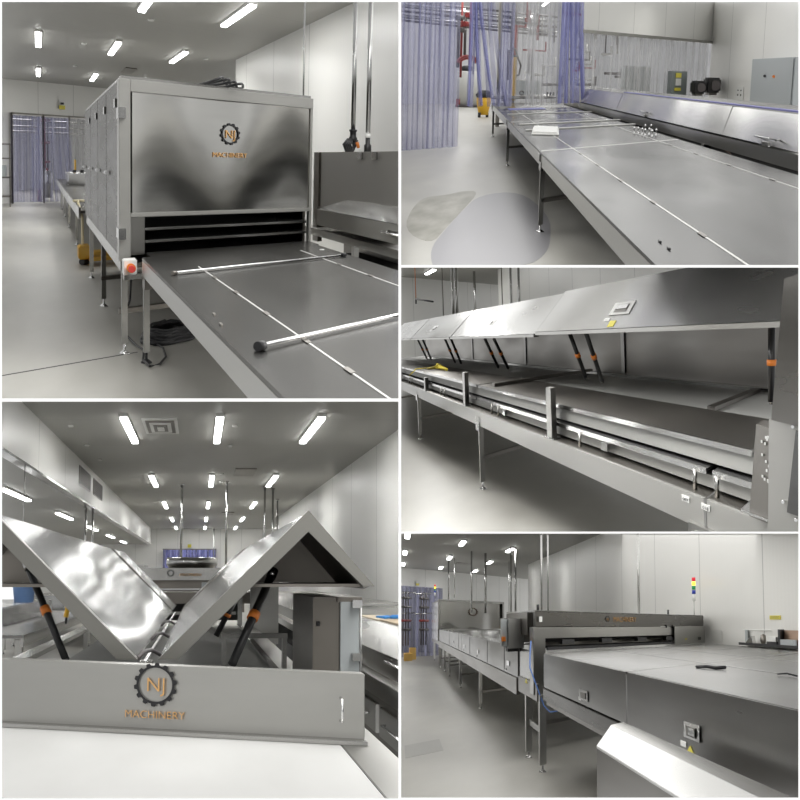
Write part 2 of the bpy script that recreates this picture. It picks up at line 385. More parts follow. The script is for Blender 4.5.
tag(MB().lathe((15.0, .02, 0), [(0,0),(.07,0),(.07,.35),(.03,.42),(0,.42)]).build('fire_extinguisher', RED, None), 'small red extinguisher standing beside the tank behind the curtain', 'extinguisher')
t = thing('equipment_rack', (13.6, -1.05, 0), 'grey wire shelf rack against the far wall at the left edge, upper left scene', 'rack')
q = (13.8,-1.048,1.146)
for z in (.3, .9, 1.5, 1.95): bx('shelf', STEEL_DARK, t, 13.5, 13.9, -1.5, -.82, z, z+.04)
for b in (-1.48, -.85): bx('post', STEEL_DARK, t, 13.5, 13.53, b, b+.03, 0, 2.0)
bx('stored_bin', GREYBOX, t, 13.55, 13.85, -1.35, -.95, .95, 1.3)

# --- far conveyor table behind the cabinet
t = thing('roller_table', (6, .62, 0), 'long narrow steel table running from behind the oven cabinet to the far curtains', 'table')
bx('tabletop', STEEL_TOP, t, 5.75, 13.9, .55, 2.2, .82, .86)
bx('side_rail', STEEL, t, 5.75, 13.9, .52, .55, .74, .9)
for a in (7.4, 9.35, 10.95, 12.5): leg(t, a, .64, .8, .06); leg(t, a, 2.1, .8, .06)
t = thing('table_machine', (11, .9, .86), 'small steel machine on the far table with yellow fittings, upper left scene', 'machine')
bx('body', STEEL, t, 11, 12, .75, 1.5, .87, 1.15); bx('top_plate', STEEL_SHINY, t, 10.9, 12.1, .7, 1.55, 1.15, 1.18)
bx('yellow_column', YELLOW, t, 11.2, 11.4, .92, .96, 1.18, 1.55)
for b in (.9, 1.1, 1.3): MB().lathe((11.05, b, 1.19), [(0,0),(.05,0),(.05,.08),(0,.08)]).build('cap', BLACK, t)

# --- pallet jack
t = thing('pallet_jack', (6.0, .9, 0), 'yellow pallet jack parked under the oven cabinet', 'pallet jack')
q = (5.952,0.581,0)
a0, b0 = q[0], q[1]
MB().box(a0-.02, a0+.18, b0-.05, b0+.12, .1, .30).build('pump_body', YELLOW, t, bevel=.02)
for da in (0, .35): bx('fork', YELLOW, t, a0-.05+da, a0+.1+da, b0+.1, b0+1.1, .07, .13, bevel=.01)
for db in (.0, .9): MB().tube([(a0+.05, b0+db, .05), (a0+.05, b0+db+.08, .05)], .05).build('wheel', BLACK, t)
h = MB().tube([(a0+.1, b0+.02, .3), (a0+.2, b0+.03, .7), (a0+.3, b0-.03, .95)], .022).tube([(a0+.3, b0-.09, .95), (a0+.3, b0+.06, .95)], .02).build('handle', plain('cream_paint', (.7,.62,.42), .4), t)

# --- oven cabinet
FA, BA, LB, RB, BZ, TZ = 3.12, 5.6, .61, 2.5, .80, 2.27
t = thing('oven_cabinet', (3.12, .61, 0), 'tall stainless cabinet oven with open tray slots and round gear logo', 'oven'); OVEN = t
bx('side_panel', STEEL_DARK, t, FA+.06, BA, RB-.03, RB, BZ, TZ)
bx('back_panel', STEEL_DARK, t, BA-.03, BA, LB+.02, RB-.03, BZ, TZ)
bx('roof', STEEL, t, FA, BA, LB, RB+.0, TZ, TZ+.03, bevel=.004)
bx('inner_lining', DARKVOID, t, FA+.5, FA+.52, LB+.03, RB-.04, BZ, TZ)
bx('bottom_rail', STEEL, t, FA+.02, BA, LB, LB+.04, .70, .83, bevel=.003)
bx('bottom_rail', STEEL, t, FA+.02, BA, RB-.05, RB, .70, .83, bevel=.003)
bx('rear_floor', STEEL_DARK, t, FA+.02, BA, LB+.04, RB-.05, .72, .76)
fp = MB(); fp.box(FA-.03, FA, LB+.085, RB-.03, 1.19, 2.17); fr = fp.build('front_panel', STEEL_BAND, t, bevel=.004)
f = MB(); f.box(FA-.04, FA-.0, LB+.07, RB, 2.17, 2.27); f.box(FA-.04, FA, LB+.07, RB, 1.155, 1.19); f.box(FA-.035, FA, RB-.03, RB, .84, 2.2)
f.build('front_frame', PALE, t, bevel=.004)
bx('corner_post', STEEL_MATT, t, FA-.03, FA+.03, LB+.07, .80, .84, 1.155, bevel=.004)
bx('corner_post', PALE, t, FA-.04, FA+.044, LB-.022, LB+.07, .80, 2.27, bevel=.004)
for i, z in enumerate((.93, 1.035, 1.14)): 
    if i < 2: bx('tray_shelf', STEEL_SHINY, t, FA+.0, FA+.48, .80, RB-.03, z, z+.022, bevel=.003)
bx('side_lining', STEEL_DARK, t, FA+.02, BA, LB+.0, LB+.015, .82, TZ)
xs = (3.155, 3.72, 4.30, 4.92, 5.56)
for i in range(4):
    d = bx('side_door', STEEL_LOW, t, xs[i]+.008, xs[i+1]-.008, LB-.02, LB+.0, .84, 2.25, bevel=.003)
    MB().tube([(xs[i+1]-.09, LB-.045, 1.5), (xs[i+1]-.2, LB-.045, 1.5)], .018).tube([(xs[i+1]-.1, LB-.02, 1.5), (xs[i+1]-.1, LB-.05, 1.5)], .014).build('door_handle', CHROME, d)
    MB().box(xs[i]+.03, xs[i]+.1, LB-.035, LB-.02, 2.05, 2.12).build('hinge', STEEL_SHINY, d)
for z in (.98, 1.95): bx('frame_hinge', STEEL_SHINY, t, FA-.06, FA+.04, LB-.03, LB+.03, z, z+.09, bevel=.004)
for a in (3.14, 4.24, 5.29): leg(t, a, LB+.03, .72); leg(t, a, RB-.05, .72)
bx('cross_brace', STEEL_DARK, t, 3.2, 3.24, LB, RB, .32, .36); bx('cross_brace', STEEL_DARK, t, 4.22, 4.26, LB, RB, .3, .34)
LX = (0, 1, 0); LY = (0, 0, 1); LN = (-1, 0, 0)
q = (3.08,1.59,1.876)
g = gear('gear_emblem', BLACK, t, (FA-.031, q[1], q[2]), LX, LY, .098, LN)
text_part('emblem_letters', 'NJ', GOLD, t, (FA-.031, q[1], q[2]-.04), LX, LY, .11, LN, .0015)
text_part('maker_lettering', 'MACHINERY', GOLD, t, (FA-.031, q[1], q[2]-.21), LX, LY, .062, LN, .0015)
# cable bundle on the roof
q = (3.219,1.343,2.32); q2 = (3.14,1.741,2.31)
b = MB()
for i in range(4):
    pts = []
    for k in range(17):
        s_ = k/16; th = math.pi*s_
        pts.append((q[0]+(q2[0]-q[0])*s_ + .12*math.sin(th*2+i), q[1]+(q2[1]-q[1])*s_, 2.315+.02*i*math.sin(th)+.012*math.sin(9*s_+i)))
    b.tube(pts, .012, 8)
tag(b.build('cable_bundle', BLACK, None), 'black cable bundle lying on top of the oven cabinet roof', 'cable')

# --- emergency stop box
t = thing('switch_box', (3.0, .62, .6), 'small white control box with red stop button at the oven corner', 'switch')
p = (2.98,0.661,0.768)
bx('box', WHITE, t, 2.99, 3.06, p[1]-.055, p[1]+.05, p[2]-.06, p[2]+.06, bevel=.006)
MB().tube([(2.99, p[1], p[2]), (2.965, p[1], p[2])], .036, 20).build('yellow_collar', ORANGE, t)
MB().tube([(2.965, p[1], p[2]), (2.94, p[1], p[2])], .026, 20).build('stop_button', STOPRED, t)
bx('bracket', STEEL, t, 3.0, 3.05, p[1]-.05, p[1]+.2, p[2]-.1, p[2]-.06)

# --- long table in the foreground
TT = .86
t = thing('long_table', (1.5, .74, 0), 'wide stainless steel table in the foreground with long seams, upper left scene', 'table')
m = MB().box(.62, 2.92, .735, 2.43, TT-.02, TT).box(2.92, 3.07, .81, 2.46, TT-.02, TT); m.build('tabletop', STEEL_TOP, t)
bx('apron', PALE, t, .62, 2.92, .735, .765, .715, TT-.02, bevel=.003); bx('apron', PALE, t, .62, 2.92, 2.40, 2.43, .715, TT-.02)
bx('apron', PALE, t, 2.89, 2.92, .765, 2.4, .715, TT-.02)
for b in (1.06, 2.12):
    s = bx('seam_strip', EDGE, t, .62, 2.55 if b < 2 else 2.75, b-.005, b+.005, TT, TT+.003)
    for a in (1.05, 1.3, 1.62, 1.95, 2.25): bx('seam_clip', STEEL_DARK, s, a, a+.04, b-.012, b+.012, TT+.003, TT+.006)
leg(t, 2.97-.03, .775, .72, footmat=BLACK); leg(t, 2.9, 2.38, .72); leg(t, 1.3, .9, .72); leg(t, 1.3, 2.3, .72)
bx('clamp', STEEL_DARK, t, 2.86, 2.93, .74, .80, .62, .74)
for i, (p, q, lb) in enumerate((((2.408,0.824,0.875), (2.456,2.337,0.875), 'long polished roller bar lying across the table nearest the oven cabinet'), ((1.32,0.825,0.88), (1.371,1.832,0.88), 'long polished roller bar lying across the foreground of the table'))):
    r = thing('roller_bar', p, lb, 'bar', 'roller bars on the table')
    MB().tube([p, q], .010, 14).build('tube', CHROME, r)
    MB().tube([(p[0], p[1]-.012, p[2]), (p[0], p[1]+.015, p[2])], .021 if i else .014, 18).build('end_wheel', BLACK if i else STEEL_DARK, r)
    MB().tube([(q[0], q[1]-.02, q[2]), (q[0], q[1]+.01, q[2])], .018, 18).build('end_wheel', BLACK, r)
for x, p in enumerate(((1.716,0.8,0.865), (1.597,0.781,0.865))):
    tag(MB().box(p[0]-.012, p[0]+.012, p[1]-.006, p[1]+.006, .8605, .868).build('screw', STEEL_DARK, None), 'tiny dark screw head on the oven table, ' + ('farther one', 'nearer one')[x], 'screw', 'screws on the table')
tag(MB().lathe(((2.708,2.321,0.861)), [(0,0),(.022,0),(.022,.008),(0,.008)]).build('white_cap', WHITE, None), 'small white cap lying on the far right corner of the table', 'cap')

# --- floor cables
def coil(c, r, n, rt, name, label, sq=.6, mat=BLACK, lift=.012):
    pts = []
    for k in range(n*20+1):
        th = 2*math.pi*k/20; rr = r*(1-.35*(k/(n*20))) * (1+.06*math.sin(3*th+k*.1))
        pts.append((c[0]+rr*math.cos(th)*.55, c[1]+rr*math.sin(th), lift+.02*(k/20)*.8+.008*math.sin(5*th)))
    return tag(MB().tube(pts, rt, 8).build(name, mat, None), label, 'cable')
q = (3.291,1.07,0.03)
coil((q[0], q[1]), .26, 7, .016, 'cable_coil', 'thick coil of black cable lying on the floor under the table')
pts = [(3.359,0.745,0.55), (3.413,0.747,0.35), (3.583,0.727,0.12), (3.441,0.716,0.02), (3.223,0.758,0.02), (3.114,0.8,0.02), (2.959,0.752,0.02), (2.852,0.781,0.02), (2.854,0.862,0.02), (2.94,0.939,0.02), (3.093,0.961,0.02), (3.203,0.922,0.02)]
tag(MB().tube(pts, .010, 8).build('power_cable', BLACK, None), 'thin black cable looping over the floor beside the black table foot', 'cable')

# --- covered conveyor on the right
t = thing('covered_conveyor', (2.6, 3.0, 0), 'covered stainless conveyor with a sloping lid standing behind the long table', 'conveyor')
HB = 2.95
c0 = (3.537,2.95,0.921); c1 = (3.49,2.95,1.107); c2 = (2.436,2.95,0.925); c3 = (2.441,2.95,1.113)
print_c = (c0, c1, c2, c3)
zl, zt = (c0[2]+c2[2])/2, (c1[2]+c3[2])/2
a1 = c0[0]; a0 = 1.2
bx('lid_front', PALE, t, a0, a1, HB, HB+.02, zl, zt, bevel=.003)
zk = zt+.10
MB().hexa([(a0,HB,zt-.01),(a1,HB,zt-.01),(a1,HB+.45,zk-.02),(a0,HB+.45,zk-.02),(a0,HB,zt),(a1,HB,zt),(a1,HB+.45,zk),(a0,HB+.45,zk)]).build('lid_top', STEEL_SHINY, t)
aH = (4.018,3.4,1.546)[0]
bx('shade_backing', STEEL_DARK, t, a0, aH, HB+.86, HB+.88, .0, .8)  # dark sheet added as the shade below the housing
bx('rear_housing', PALE, t, a0, aH, HB+.45, HB+.9, .8, 1.779)
bx('housing_edge', STEEL_DARK, t, aH+.02, aH+.12, HB+.43, HB+.5, .6, 1.779)
bx('end_cover', STEEL_DARK, t, a1, a1+.02, HB, HB+.45, zl-.03, zt+.02)
bx('beam', STEEL_MATT, t, a0, a1+.3, HB+.05, HB+.12, .78, .86)
bx('bed', STEEL_DARK, t, a0, a1+.3, HB+.12, HB+.8, .80, .84)
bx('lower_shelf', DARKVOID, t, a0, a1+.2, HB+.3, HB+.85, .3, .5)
for a in (3.05, 1.9): leg(t, a, HB+.1, .78, .07)
hd = (2.485,2.93,1.016)
MB().tube([(hd[0]+.12, HB-.03, hd[2]), (hd[0]-.12, HB-.03, hd[2])], .012).tube([(hd[0]+.1, HB, hd[2]), (hd[0]+.1, HB-.03, hd[2])], .01).build('lid_handle', CHROME, t)
bx('latch', STEEL_SHINY, t, hd[0]-.05, hd[0]+.05, HB-.03, HB, hd[2]-.005, hd[2]+.03)
for p, in (((3.341,3.39,1.741),), ((3.134,3.39,1.741),)): bx('hinge_tab', STEEL_SHINY, t, p[0]-.03, p[0]+.03, p[1]-.02, p[1]+.01, p[2]-.05, p[2]+.03)

# --- ceiling drop pipes
for x0, y0, x1, y1, r, kind, lb in ((305.5, 2, 303, 97, .012, 0, 'thin steel drop rod hanging behind the oven cabinet'), (358, 4, 351, 125, .028, 1, 'steel drop pipe with black valve and cable at its foot'), (373, 4, 365.5, 130, .028, 2, 'steel drop pipe with white collar and black plug at its foot')):
    bb = 3.6 if kind else 3.3
    p = {0: (4.278,3.3,3.016), 1: (3.676,3.6,2.857), 2: (3.44,3.6,2.807)}[kind]
    zb = {0: 1.9, 1: 2.063, 2: 2.01}[kind]
    t = thing('drop_pipe', (p[0], bb, zb), lb, 'pipe', 'drop pipes from the ceiling upper left')
    MB().tube([(p[0], bb, zb), (p[0]+.0, bb, ZC)], r, 12).build('pipe', STEEL_SHINY, t)
    if kind == 1:
        MB().lathe((p[0], bb, zb-.14), [(0,0),(.05,0),(.055,.03),(.04,.06),(.04,.11),(.05,.12),(.05,.14),(0,.14)]).build('ball_valve', BLACK_GLOSS, t)
        b = MB()
        for i in range(4): b.tube([(p[0], bb-.08+.02*i, zb-.13), (p[0]-.02, bb-.16+.03*i, zb-.19), (p[0], bb-.10+.03*i, zb-.27), (p[0], bb+.02, zb-.22), (p[0], bb+.02*i, zb-.13)], .022, 8)
        b.build('cable_loop', BLACK, t)
        MB().tube([(p[0]-.02, bb+.05, zb-.16), (p[0]-.02, bb+.07, zb-.22)], .022, 8).build('orange_tip', ORANGE, t)
    if kind == 2:
        MB().lathe((p[0], bb, zb-.06), [(0,0),(.034,0),(.034,.045),(0,.045)]).build('white_collar', WHITE, t)
        MB().lathe((p[0], bb, zb-.25), [(0,0),(.045,0),(.045,.1),(.03,.12),(.03,.19),(0,.19)]).build('plug', BLACK_GLOSS, t)

for b in (-.5, 1.5): lamp(16.5, b, ZC, 'added fill lamp in the room beyond the upper left curtains, %s' % ('left' if b < 0 else 'right'), power=110, soft=4)  # unseen lamps added to brighten the curtains from behind

# ================================================================ HALL 2: long table towards the strip curtains (upper right)
H = H2
ZC = 4.15
struct(bx('floor', CONCRETE, None, .8, 24, -6, 8, -.1, 0))
pp = [(2.972,-0.247,0), (3.278,-0.272,0), (3.593,-0.161,0), (4.032,0.012,-0), (4.498,0.236,0), (4.435,0.807,0), (3.507,1.014,0), (2.889,0.855,0), (2.696,0.732,0), (2.602,0.559,0), (2.772,-0.163,0)]
struct(MB().extrude([(p[0], p[1], .0005) for p in rounded(pp)], (0,0,.002)).build('floor', PATCH, None))
pp = [(3.767,-0.584,0), (4.363,-0.576,0), (4.703,-0.475,0), (4.659,-0.171,-0), (4.749,0.012,0), (4.652,0.257,0), (4.032,0.012,-0), (3.617,-0.162,-0), (3.318,-0.276,0)]
struct(MB().extrude([(p[0], p[1], .0004) for p in rounded(pp)], (0,0,.0015)).build('floor', STAIN, None))
struct(bx('wall_right', WALL_A, None, .8, 7.72, 7.72, 7.85, 0, 6))
w = MB(); w.box(7.72, 7.82, 2.95, 7.72, 3.0, 6)
struct(w.build('wall_back', WALL_B, None))
struct(bx('trim_4', STEEL, None, 7.66, 7.72, 2.95, 7.7, 2.93, 3.02))
struct(bx('wall_far', GREYWALL, None, 19.5, 19.6, -7, 22, 0, 7))
for a in (2.5, 5.5):
    for b in (.6, 3.0, 6.2): lamp(a, b, ZC, 'strip lamp over the near part of the long table', power=85, soft=6)
for a in (10, 13.5, 17):
    for b in (0, 3.5, 7): lamp(a, b, 5.2, 'strip lamp beyond the strip curtains, %s row, %s' % ({0:'left', 3.5:'middle', 7:'right'}[b], {10:'nearest', 13.5:'middle', 17:'farthest'}[a]), power=130, soft=4)
# curtains
c = thing('strip_curtain', (7.7, -1.2, 0), 'wide blue strip curtain reaching the floor at the left edge of the upper right scene', 'curtain')
curtain(c, 7.7, -1.32, -.10, .02, 4.2, 12, PVC_BLUE)
c = thing('strip_curtain', (7.7, .2, 0), 'blue strip curtain gathered sideways onto the table end', 'curtain')
curtain(c, 7.75, .14, .62, .95, 4.2, 5, PVC_BLUE, sway=.55); curtain(c, 7.7, .10, .32, .98, 4.2, 3, PVC_DEEP, sway=.62)
c = thing('strip_curtain', (7.7, .9, .9), 'clear strip curtain hanging over the middle of the long table', 'curtain')
curtain(c, 7.75, .82, 1.15, .95, 4.2, 4, PVC_BLUE); curtain(c, 7.8, 1.1, 2.75, .95, 4.2, 12, PVC_CLEAR)
c = thing('strip_curtain', (7.7, 2.8, .9), 'narrow deep blue gathered strip curtain between table and right conveyor', 'curtain')
curtain(c, 7.7, 2.35, 2.95, 1.0, 4.3, 5, PVC_DEEP, sway=.25)
c = thing('strip_curtain', (7.8, 3, .9), 'wide clear ribbed strip curtain below the wall behind the grey cabinets', 'curtain')
curtain(c, 7.8, 3.0, 7.7, .9, 2.95, 34, PVC_CLEAR)
# plant behind the curtains
t = thing('storage_tank', (13.4, .2, 0), 'upright stainless tank with black head standing behind the curtains, upper right scene', 'tank')
q = (17.784,0.351,0); qt = (17.2,0.289,1.907); qr = (17.2,0.66,0.905); ql = (17.2,0.316,0.905)
R0 = (qr[1]-ql[1])*H.w.length*.75
MB().lathe((17.2, ql[1], 0), [(0,.12),(R0,.12),(R0,qt[2]-.05),(R0*.9,qt[2]),(0,qt[2])], 24).build('vessel', EDGE, t)
MB().lathe((17.2, ql[1]-.1, qt[2]), [(0,0),(R0*.5,0),(R0*.5,.2),(R0*.3,.28),(0,.3)]).build('head', BLACK, t)
MB().lathe((17.2, ql[1], 0), [(0,0),(R0*1.1,0),(R0*1.1,.12),(0,.12)], 24).build('plinth', PIPEWORK, t)
q = (17.338,-0.096,0)
tag(MB().lathe((q[0], q[1], 0), [(0,0),(.2,0),(.2,.42),(0,.42)]).build('red_bin', RED, None), 'small red container on the floor left of the stainless tank', 'container')
t = thing('pipe_riser', (13.8, .0, 1), 'dark vertical pipes with red valves above the stainless tank', 'pipes')
for x, y0, y1, m, r in ((458.5,24,62,'P',.07), (461.5,10,70,'R',.05), (465,20,52,'P',.06), (470,5,60,'R',.045), (474,30,68,'P',.03)):
    p = {458.5:(13.8,-0.191,3.146), 461.5:(13.8,-0.078,3.154), 465:(13.8,0.056,3.163), 470:(13.8,0.249,3.177), 474:(13.8,0.405,3.187)}[x]
    zt = p[2]+(40-y0)*.052; zb = p[2]+(40-y1)*.052
    MB().tube([(13.8, p[1], zb), (13.8, p[1], zt)], r, 8).build('pipe', PIPEWORK if m == 'P' else RED, t)
b = MB()
for k in range(3):
    c = (13.5,0.193,2.157)
    b.tube([(13.5, c[1]+.42*math.cos(th)*(1-.15*k), c[2]+.35*math.sin(th)*(1-.2*k)) for th in [i*.25 for i in range(1,13)]], .035, 8)
b.build('red_hose', RED, t)
for i, (x, y) in enumerate(((459,18),(466,24),(462,30),(469,15))):
    c = ((13.7,-0.194,4.035), (13.7,0.076,3.815), (13.7,-0.069,3.556), (13.7,0.181,4.196))[i]
    MB().tube([(13.7, c[1]-.08, c[2]), (13.7, c[1]+.1, c[2])], .11, 10).build('valve', RED if i % 2 else PIPEWORK, t)
t = thing('pipe_rack', (14.5, 0, 3), 'stack of horizontal steel pipe runs high behind the curtains, upper right scene', 'pipes')
for i, y in enumerate((9, 14, 19, 24, 28)):
    c = ((14.5,0.638,4.65), (14.5,0.644,4.429), (14.5,0.651,4.209), (14.5,0.657,3.988), (14.5,0.662,3.811))[i]
    MB().tube([(14.5, -4.5, c[2]+.03*i), (14.5, 4.2, c[2]-.03*i)], .09 if i % 2 else .05, 10).build('pipe', STEEL_SHINY if i % 2 else PIPEWORK, t)
c = (10.5,1.093,2.23)
bx('column', STEEL_DARK, t, 10.4, 10.6, c[1]-.05, c[1]+.06, 0, 6)
c = (14.3,2.121,2.435)
bx('column', PIPEWORK, t, 14.3, 14.6, c[1]-.12, c[1]+.12, 0, 6)
random.seed(21)
t = thing('process_pipework', (15, 3, 1), 'dense tangle of steel and red pipework seen through the clear middle curtain', 'pipes')
for i in range(44):
    b0 = random.uniform(1.6, 7.6); z0 = random.uniform(1.2, 4.6); L_ = random.uniform(.4, 1.6)
    m = MB()
    if i % 2: m.tube([(13, b0, z0), (13, b0, z0+L_)], random.uniform(.03,.08), 8)
    else: m.tube([(13, b0, z0), (13, b0+L_*.7, z0), (13, b0+L_*.7, z0+.4)], random.uniform(.03,.07), 8)
    m.build('pipe', (PIPEWORK, STEEL_SHINY, RED, STEEL, PIPEWORK)[i % 5], t)
t = thing('pump_unit', (14, 1, 0), 'yellow and black pump standing on the floor left of the table end', 'pump')
c = (12.9,0.805,0.502)
MB().lathe((12.9, c[1], .1), [(0,0),(.2,0),(.3,.5),(.3,.7),(0,.7)], 14).build('body', YELLOW, t)
MB().lathe((12.9, c[1], .8), [(0,0),(.3,0),(.35,.12),(.2,.3),(0,.3)], 14).build('cap', BLACK, t)
for d in (-.15, .15): MB().tube([(12.9, c[1]+d, 0), (12.9, c[1]+d, .2)], .06, 8).build('leg', BLACK, t)
t = thing('yellow_lance', (9.6, 1.4, 1), 'yellow upright filling arm with a black hose behind the clear curtain', 'machine arm')
c = (9.6,1.461,1.739)
bx('arm', YELLOW, t, 9.5, 9.7, c[1]-.05, c[1]+.06, .95, c[2]+.55)
MB().tube([(9.6, c[1]-.1, c[2]+.85), (9.6, c[1]+.02, c[2]+.8), (9.6, c[1]+.08, c[2]+.6), (9.6, c[1]+.2, c[2]+.3), (9.6, c[1]+.15, c[2]), (9.6, c[1]+.02, c[2]-.02)], .03, 8).build('hose', PIPEWORK, t)
MB().lathe((9.6, c[1], c[2]+.5), [(0,0),(.09,0),(.09,.12),(0,.12)]).build('black_head', BLACK, t)
# table end machine
t = thing('depositor_machine', (9.6, 1, .9), 'low steel machine with pairs of round clips at the far end of the table', 'machine')
bx('bed', STEEL, t, 9.4, 10.2, .85, 2.75, 1.0, 1.10); bx('front_lip', STEEL_SHINY, t, 9.3, 9.4, .78, 2.8, 1.02, 1.06)
c0 = (10.3,2.469,1.375)
bx('screen', GREYBOX, t, 10.2, 10.3, 1.6, 2.5, 1.1, 1.55)
for i, x in enumerate((0, 1)):
    c = ((9.35,1.668,1.188), (9.35,1.899,1.187))[i]
    MB().tube([(9.35, c[1]+.06*math.cos(th), c[2]+.06*math.sin(th)) for th in [k*.52 for k in range(12)]], .02, 8).build('round_clip', BLACK, t)
for i in range(4):
    c = ((9.4,2.49,1.149), (9.4,2.589,1.149), (9.4,2.689,1.148), (9.4,2.823,1.18))[i]
    MB().tube([(9.4, c[1], c[2]-.04), (9.4, c[1]+.02, c[2]+.05)], .03, 8).build('knob', BLACK, t)
# crumpled wrap on the far table end
m = MB(); c = (10.072,1.275,0.92); random.seed(3)
P_ = []; F_ = []
for i in range(9):
    for j in range(7): P_.append((c[0]-.5+i*.12, c[1]-.12+j*.05, .925+random.uniform(0,.10)*math.sin(math.pi*i/8)*math.sin(math.pi*j/6)+.002))
for i in range(9):
    for j in range(7): P_.append((c[0]-.5+i*.12, c[1]-.12+j*.05, .918))
for i in range(8):
    for j in range(6):
        k = i*7+j; F_ += [(k,k+1,k+8,k+7),(63+k,63+k+7,63+k+8,63+k+1)]
for i in range(8): F_ += [(i*7,i*7+7,63+i*7+7,63+i*7),(i*7+6,63+i*7+6,63+i*7+13,i*7+13)]
for j in range(6): F_ += [(j,63+j,64+j,j+1),(56+j,57+j,120+j,119+j)]
tag(m.add(P_, F_).build('plastic_wrap', plain('pale_wrap', (.55,.58,.80), .25), None), 'crumpled pale plastic wrap on the far left corner of the table', 'wrap')

# --- the table
TT = .90
t = thing('long_table', (3, .78, 0), 'very long stainless table with bright seams running to the strip curtains, upper right scene', 'table')
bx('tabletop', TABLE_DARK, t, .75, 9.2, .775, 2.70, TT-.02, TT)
bx('apron', PALE, t, .75, 9.2, .775, .80, .745, TT-.02, bevel=.003); bx('apron', PALE, t, .75, 9.2, 2.68, 2.70, .745, TT-.02)
for b, rng in ((1.157, (.75, 7.2)), (2.36, (.75, 7.0))):
    s = bx('seam_strip', EDGE, t, rng[0], rng[1], b-.006, b+.006, TT, TT+.003)
    for i in range(9): bx('seam_clip', STEEL_DARK, s, 1.1+.45*i, 1.15+.45*i, b-.013, b+.013, TT+.003, TT+.006)
for a in (3.175, 5.4, 7.1): bx('cross_seam', EDGE, t, a-.012, a+.012, .79, 2.69, TT, TT+.003)
for a in (4.45, 5.0, 6.4): bx('cross_bar', EDGE, t, a-.02, a+.02, .86, 2.78, TT+.003, TT+.022)
for a in (3.142, 5.80, 8.72):
    leg(t, a, .80, .76); leg(t, a, 2.66, .76)
    bx('cross_brace', STEEL_DARK, t, a-.02, a+.02, .82, 2.64, .34, .38)
    bx('clamp', STEEL, t, a-.05, a+.03, .765, .795, .70, .80)
    bx('clamp', CHROME, t, a-.01, a+.01, .755, .775, .80, .88)
c = thing('blue_sheet', (7.6, 1.4, .9), 'blue plastic sheet lying across the table under the curtain', 'sheet')
bx('sheet', plain('blue_sheet', (.13,.14,.45), .35), c, 7.25, 7.6, 1.02, 1.9, TT+.002, TT+.012)
# cloth
p = (4.162,0.895,0.905); q = (3.979,1.208,0.905); r = (4.437,1.362,0.905); s_ = (4.64,1.029,0.905)
t = thing('paper_towel', (p[0], p[1], .9), 'white folded paper towel lying on the long table', 'towel')
m = MB(); m.extrude([(p[0], p[1], .922), (q[0], q[1], .922), (r[0], r[1], .922), (s_[0], s_[1], .922)], (0, 0, .022)); m.build('upper_layer', WHITE, t, bevel=.006)
m = MB(); m.extrude([(p[0]-.05, p[1]-.02, .903), (q[0]-.03, q[1]+.02, .903), (r[0]+.05, r[1]+.02, .903), (s_[0]+.05, s_[1], .903)], (0, 0, .019)); m.build('lower_layer', WHITE, t, bevel=.006)
# nozzles
i = 0
for p in ((3.713,2.31,0.9), (3.694,2.367,0.9), (3.609,2.382,0.9), (3.531,2.382,0.9), (3.575,2.481,0.9), (3.437,2.438,0.9), (3.479,2.536,0.9), (3.873,2.608,0.9), (3.842,2.7,0.9)):
    n = MB().lathe((p[0], p[1], .9), [(0,0),(.02,0),(.02,.012),(.008,.02),(.008,.075),(.018,.08),(.018,.09),(.006,.105),(0,.11)], 10)
    tag(n.build('nozzle', CHROME, None), 'upright steel nozzle in the cluster on the long table, ' + ('front row leftmost', 'front row second', 'front row third', 'front row fourth', 'front row fifth', 'front row sixth', 'front row rightmost', 'back row left', 'back row right')[i], 'nozzle', 'nozzle cluster on the long table'); i += 1
for i, p in enumerate(((1.152,0.902,0.903), (1.084,0.905,0.903))):
    tag(MB().tube([(p[0]-.008, p[1], .906), (p[0]+.012, p[1], .906)], .005, 8).build('screw', BLACK, None), 'small black screw lying on the near part of the long table, ' + ('left', 'right')[i], 'screw', 'screws on the long table')

# --- covered conveyor on the right
t = thing('covered_conveyor', (3, 3, 0), 'long covered stainless conveyor with a blue strip along its lid, upper right scene', 'conveyor')
seg = (.8, 2.72, 5.6, 9.5)
for i in range(3):
    a0, a1 = seg[i]+.008, seg[i+1]-.008
    MB().hexa([(a0,3.0,1.03),(a1,3.0,1.03),(a1,3.02,1.03),(a0,3.02,1.03),(a0,3.16,1.385),(a1,3.16,1.385),(a1,3.18,1.385),(a0,3.18,1.385)]).build('lid_front', STEEL, t)
    bx('lid_top', STEEL_TOP, t, a0, a1, 3.17, 4.2, 1.365, 1.39)
bx('blue_strip', BLUEBELT, t, 1.95, 5.8, 3.28, 3.40, 1.39, 1.405)
bx('beam', STEEL_MATT, t, .8, 9.5, 3.02, 3.08, .84, 1.0); bx('bed', STEEL_DARK, t, .8, 9.5, 3.1, 4.1, .84, .88)
bx('under_hood_shade', DARKVOID, t, .8, 9.5, 3.10, 3.12, .1, 1.0)  # near-black sheet standing in for the shade below the lid
bx('back_cover', STEEL_DARK, t, .8, 9.5, 4.15, 4.2, .6, 1.37)
for a in (1.6, 3.05, 5.7): leg(t, a, 3.05, .84, .09)
for i, a in enumerate((1.9, 4.5)):
    c = ((2.107,3,1.107), (4.487,3,1.116))[i]
    MB().tube([(c[0]+.12, 3.03, c[2]), (c[0]+.12, 2.97, c[2]), (c[0]-.12, 2.97, c[2]), (c[0]-.12, 3.03, c[2])], .012, 10).build('lid_handle', CHROME, t)
    bx('latch', STEEL_SHINY, t, c[0]-.04, c[0]+.04, 2.97, 3.0, c[2]-.09, c[2]-.04)
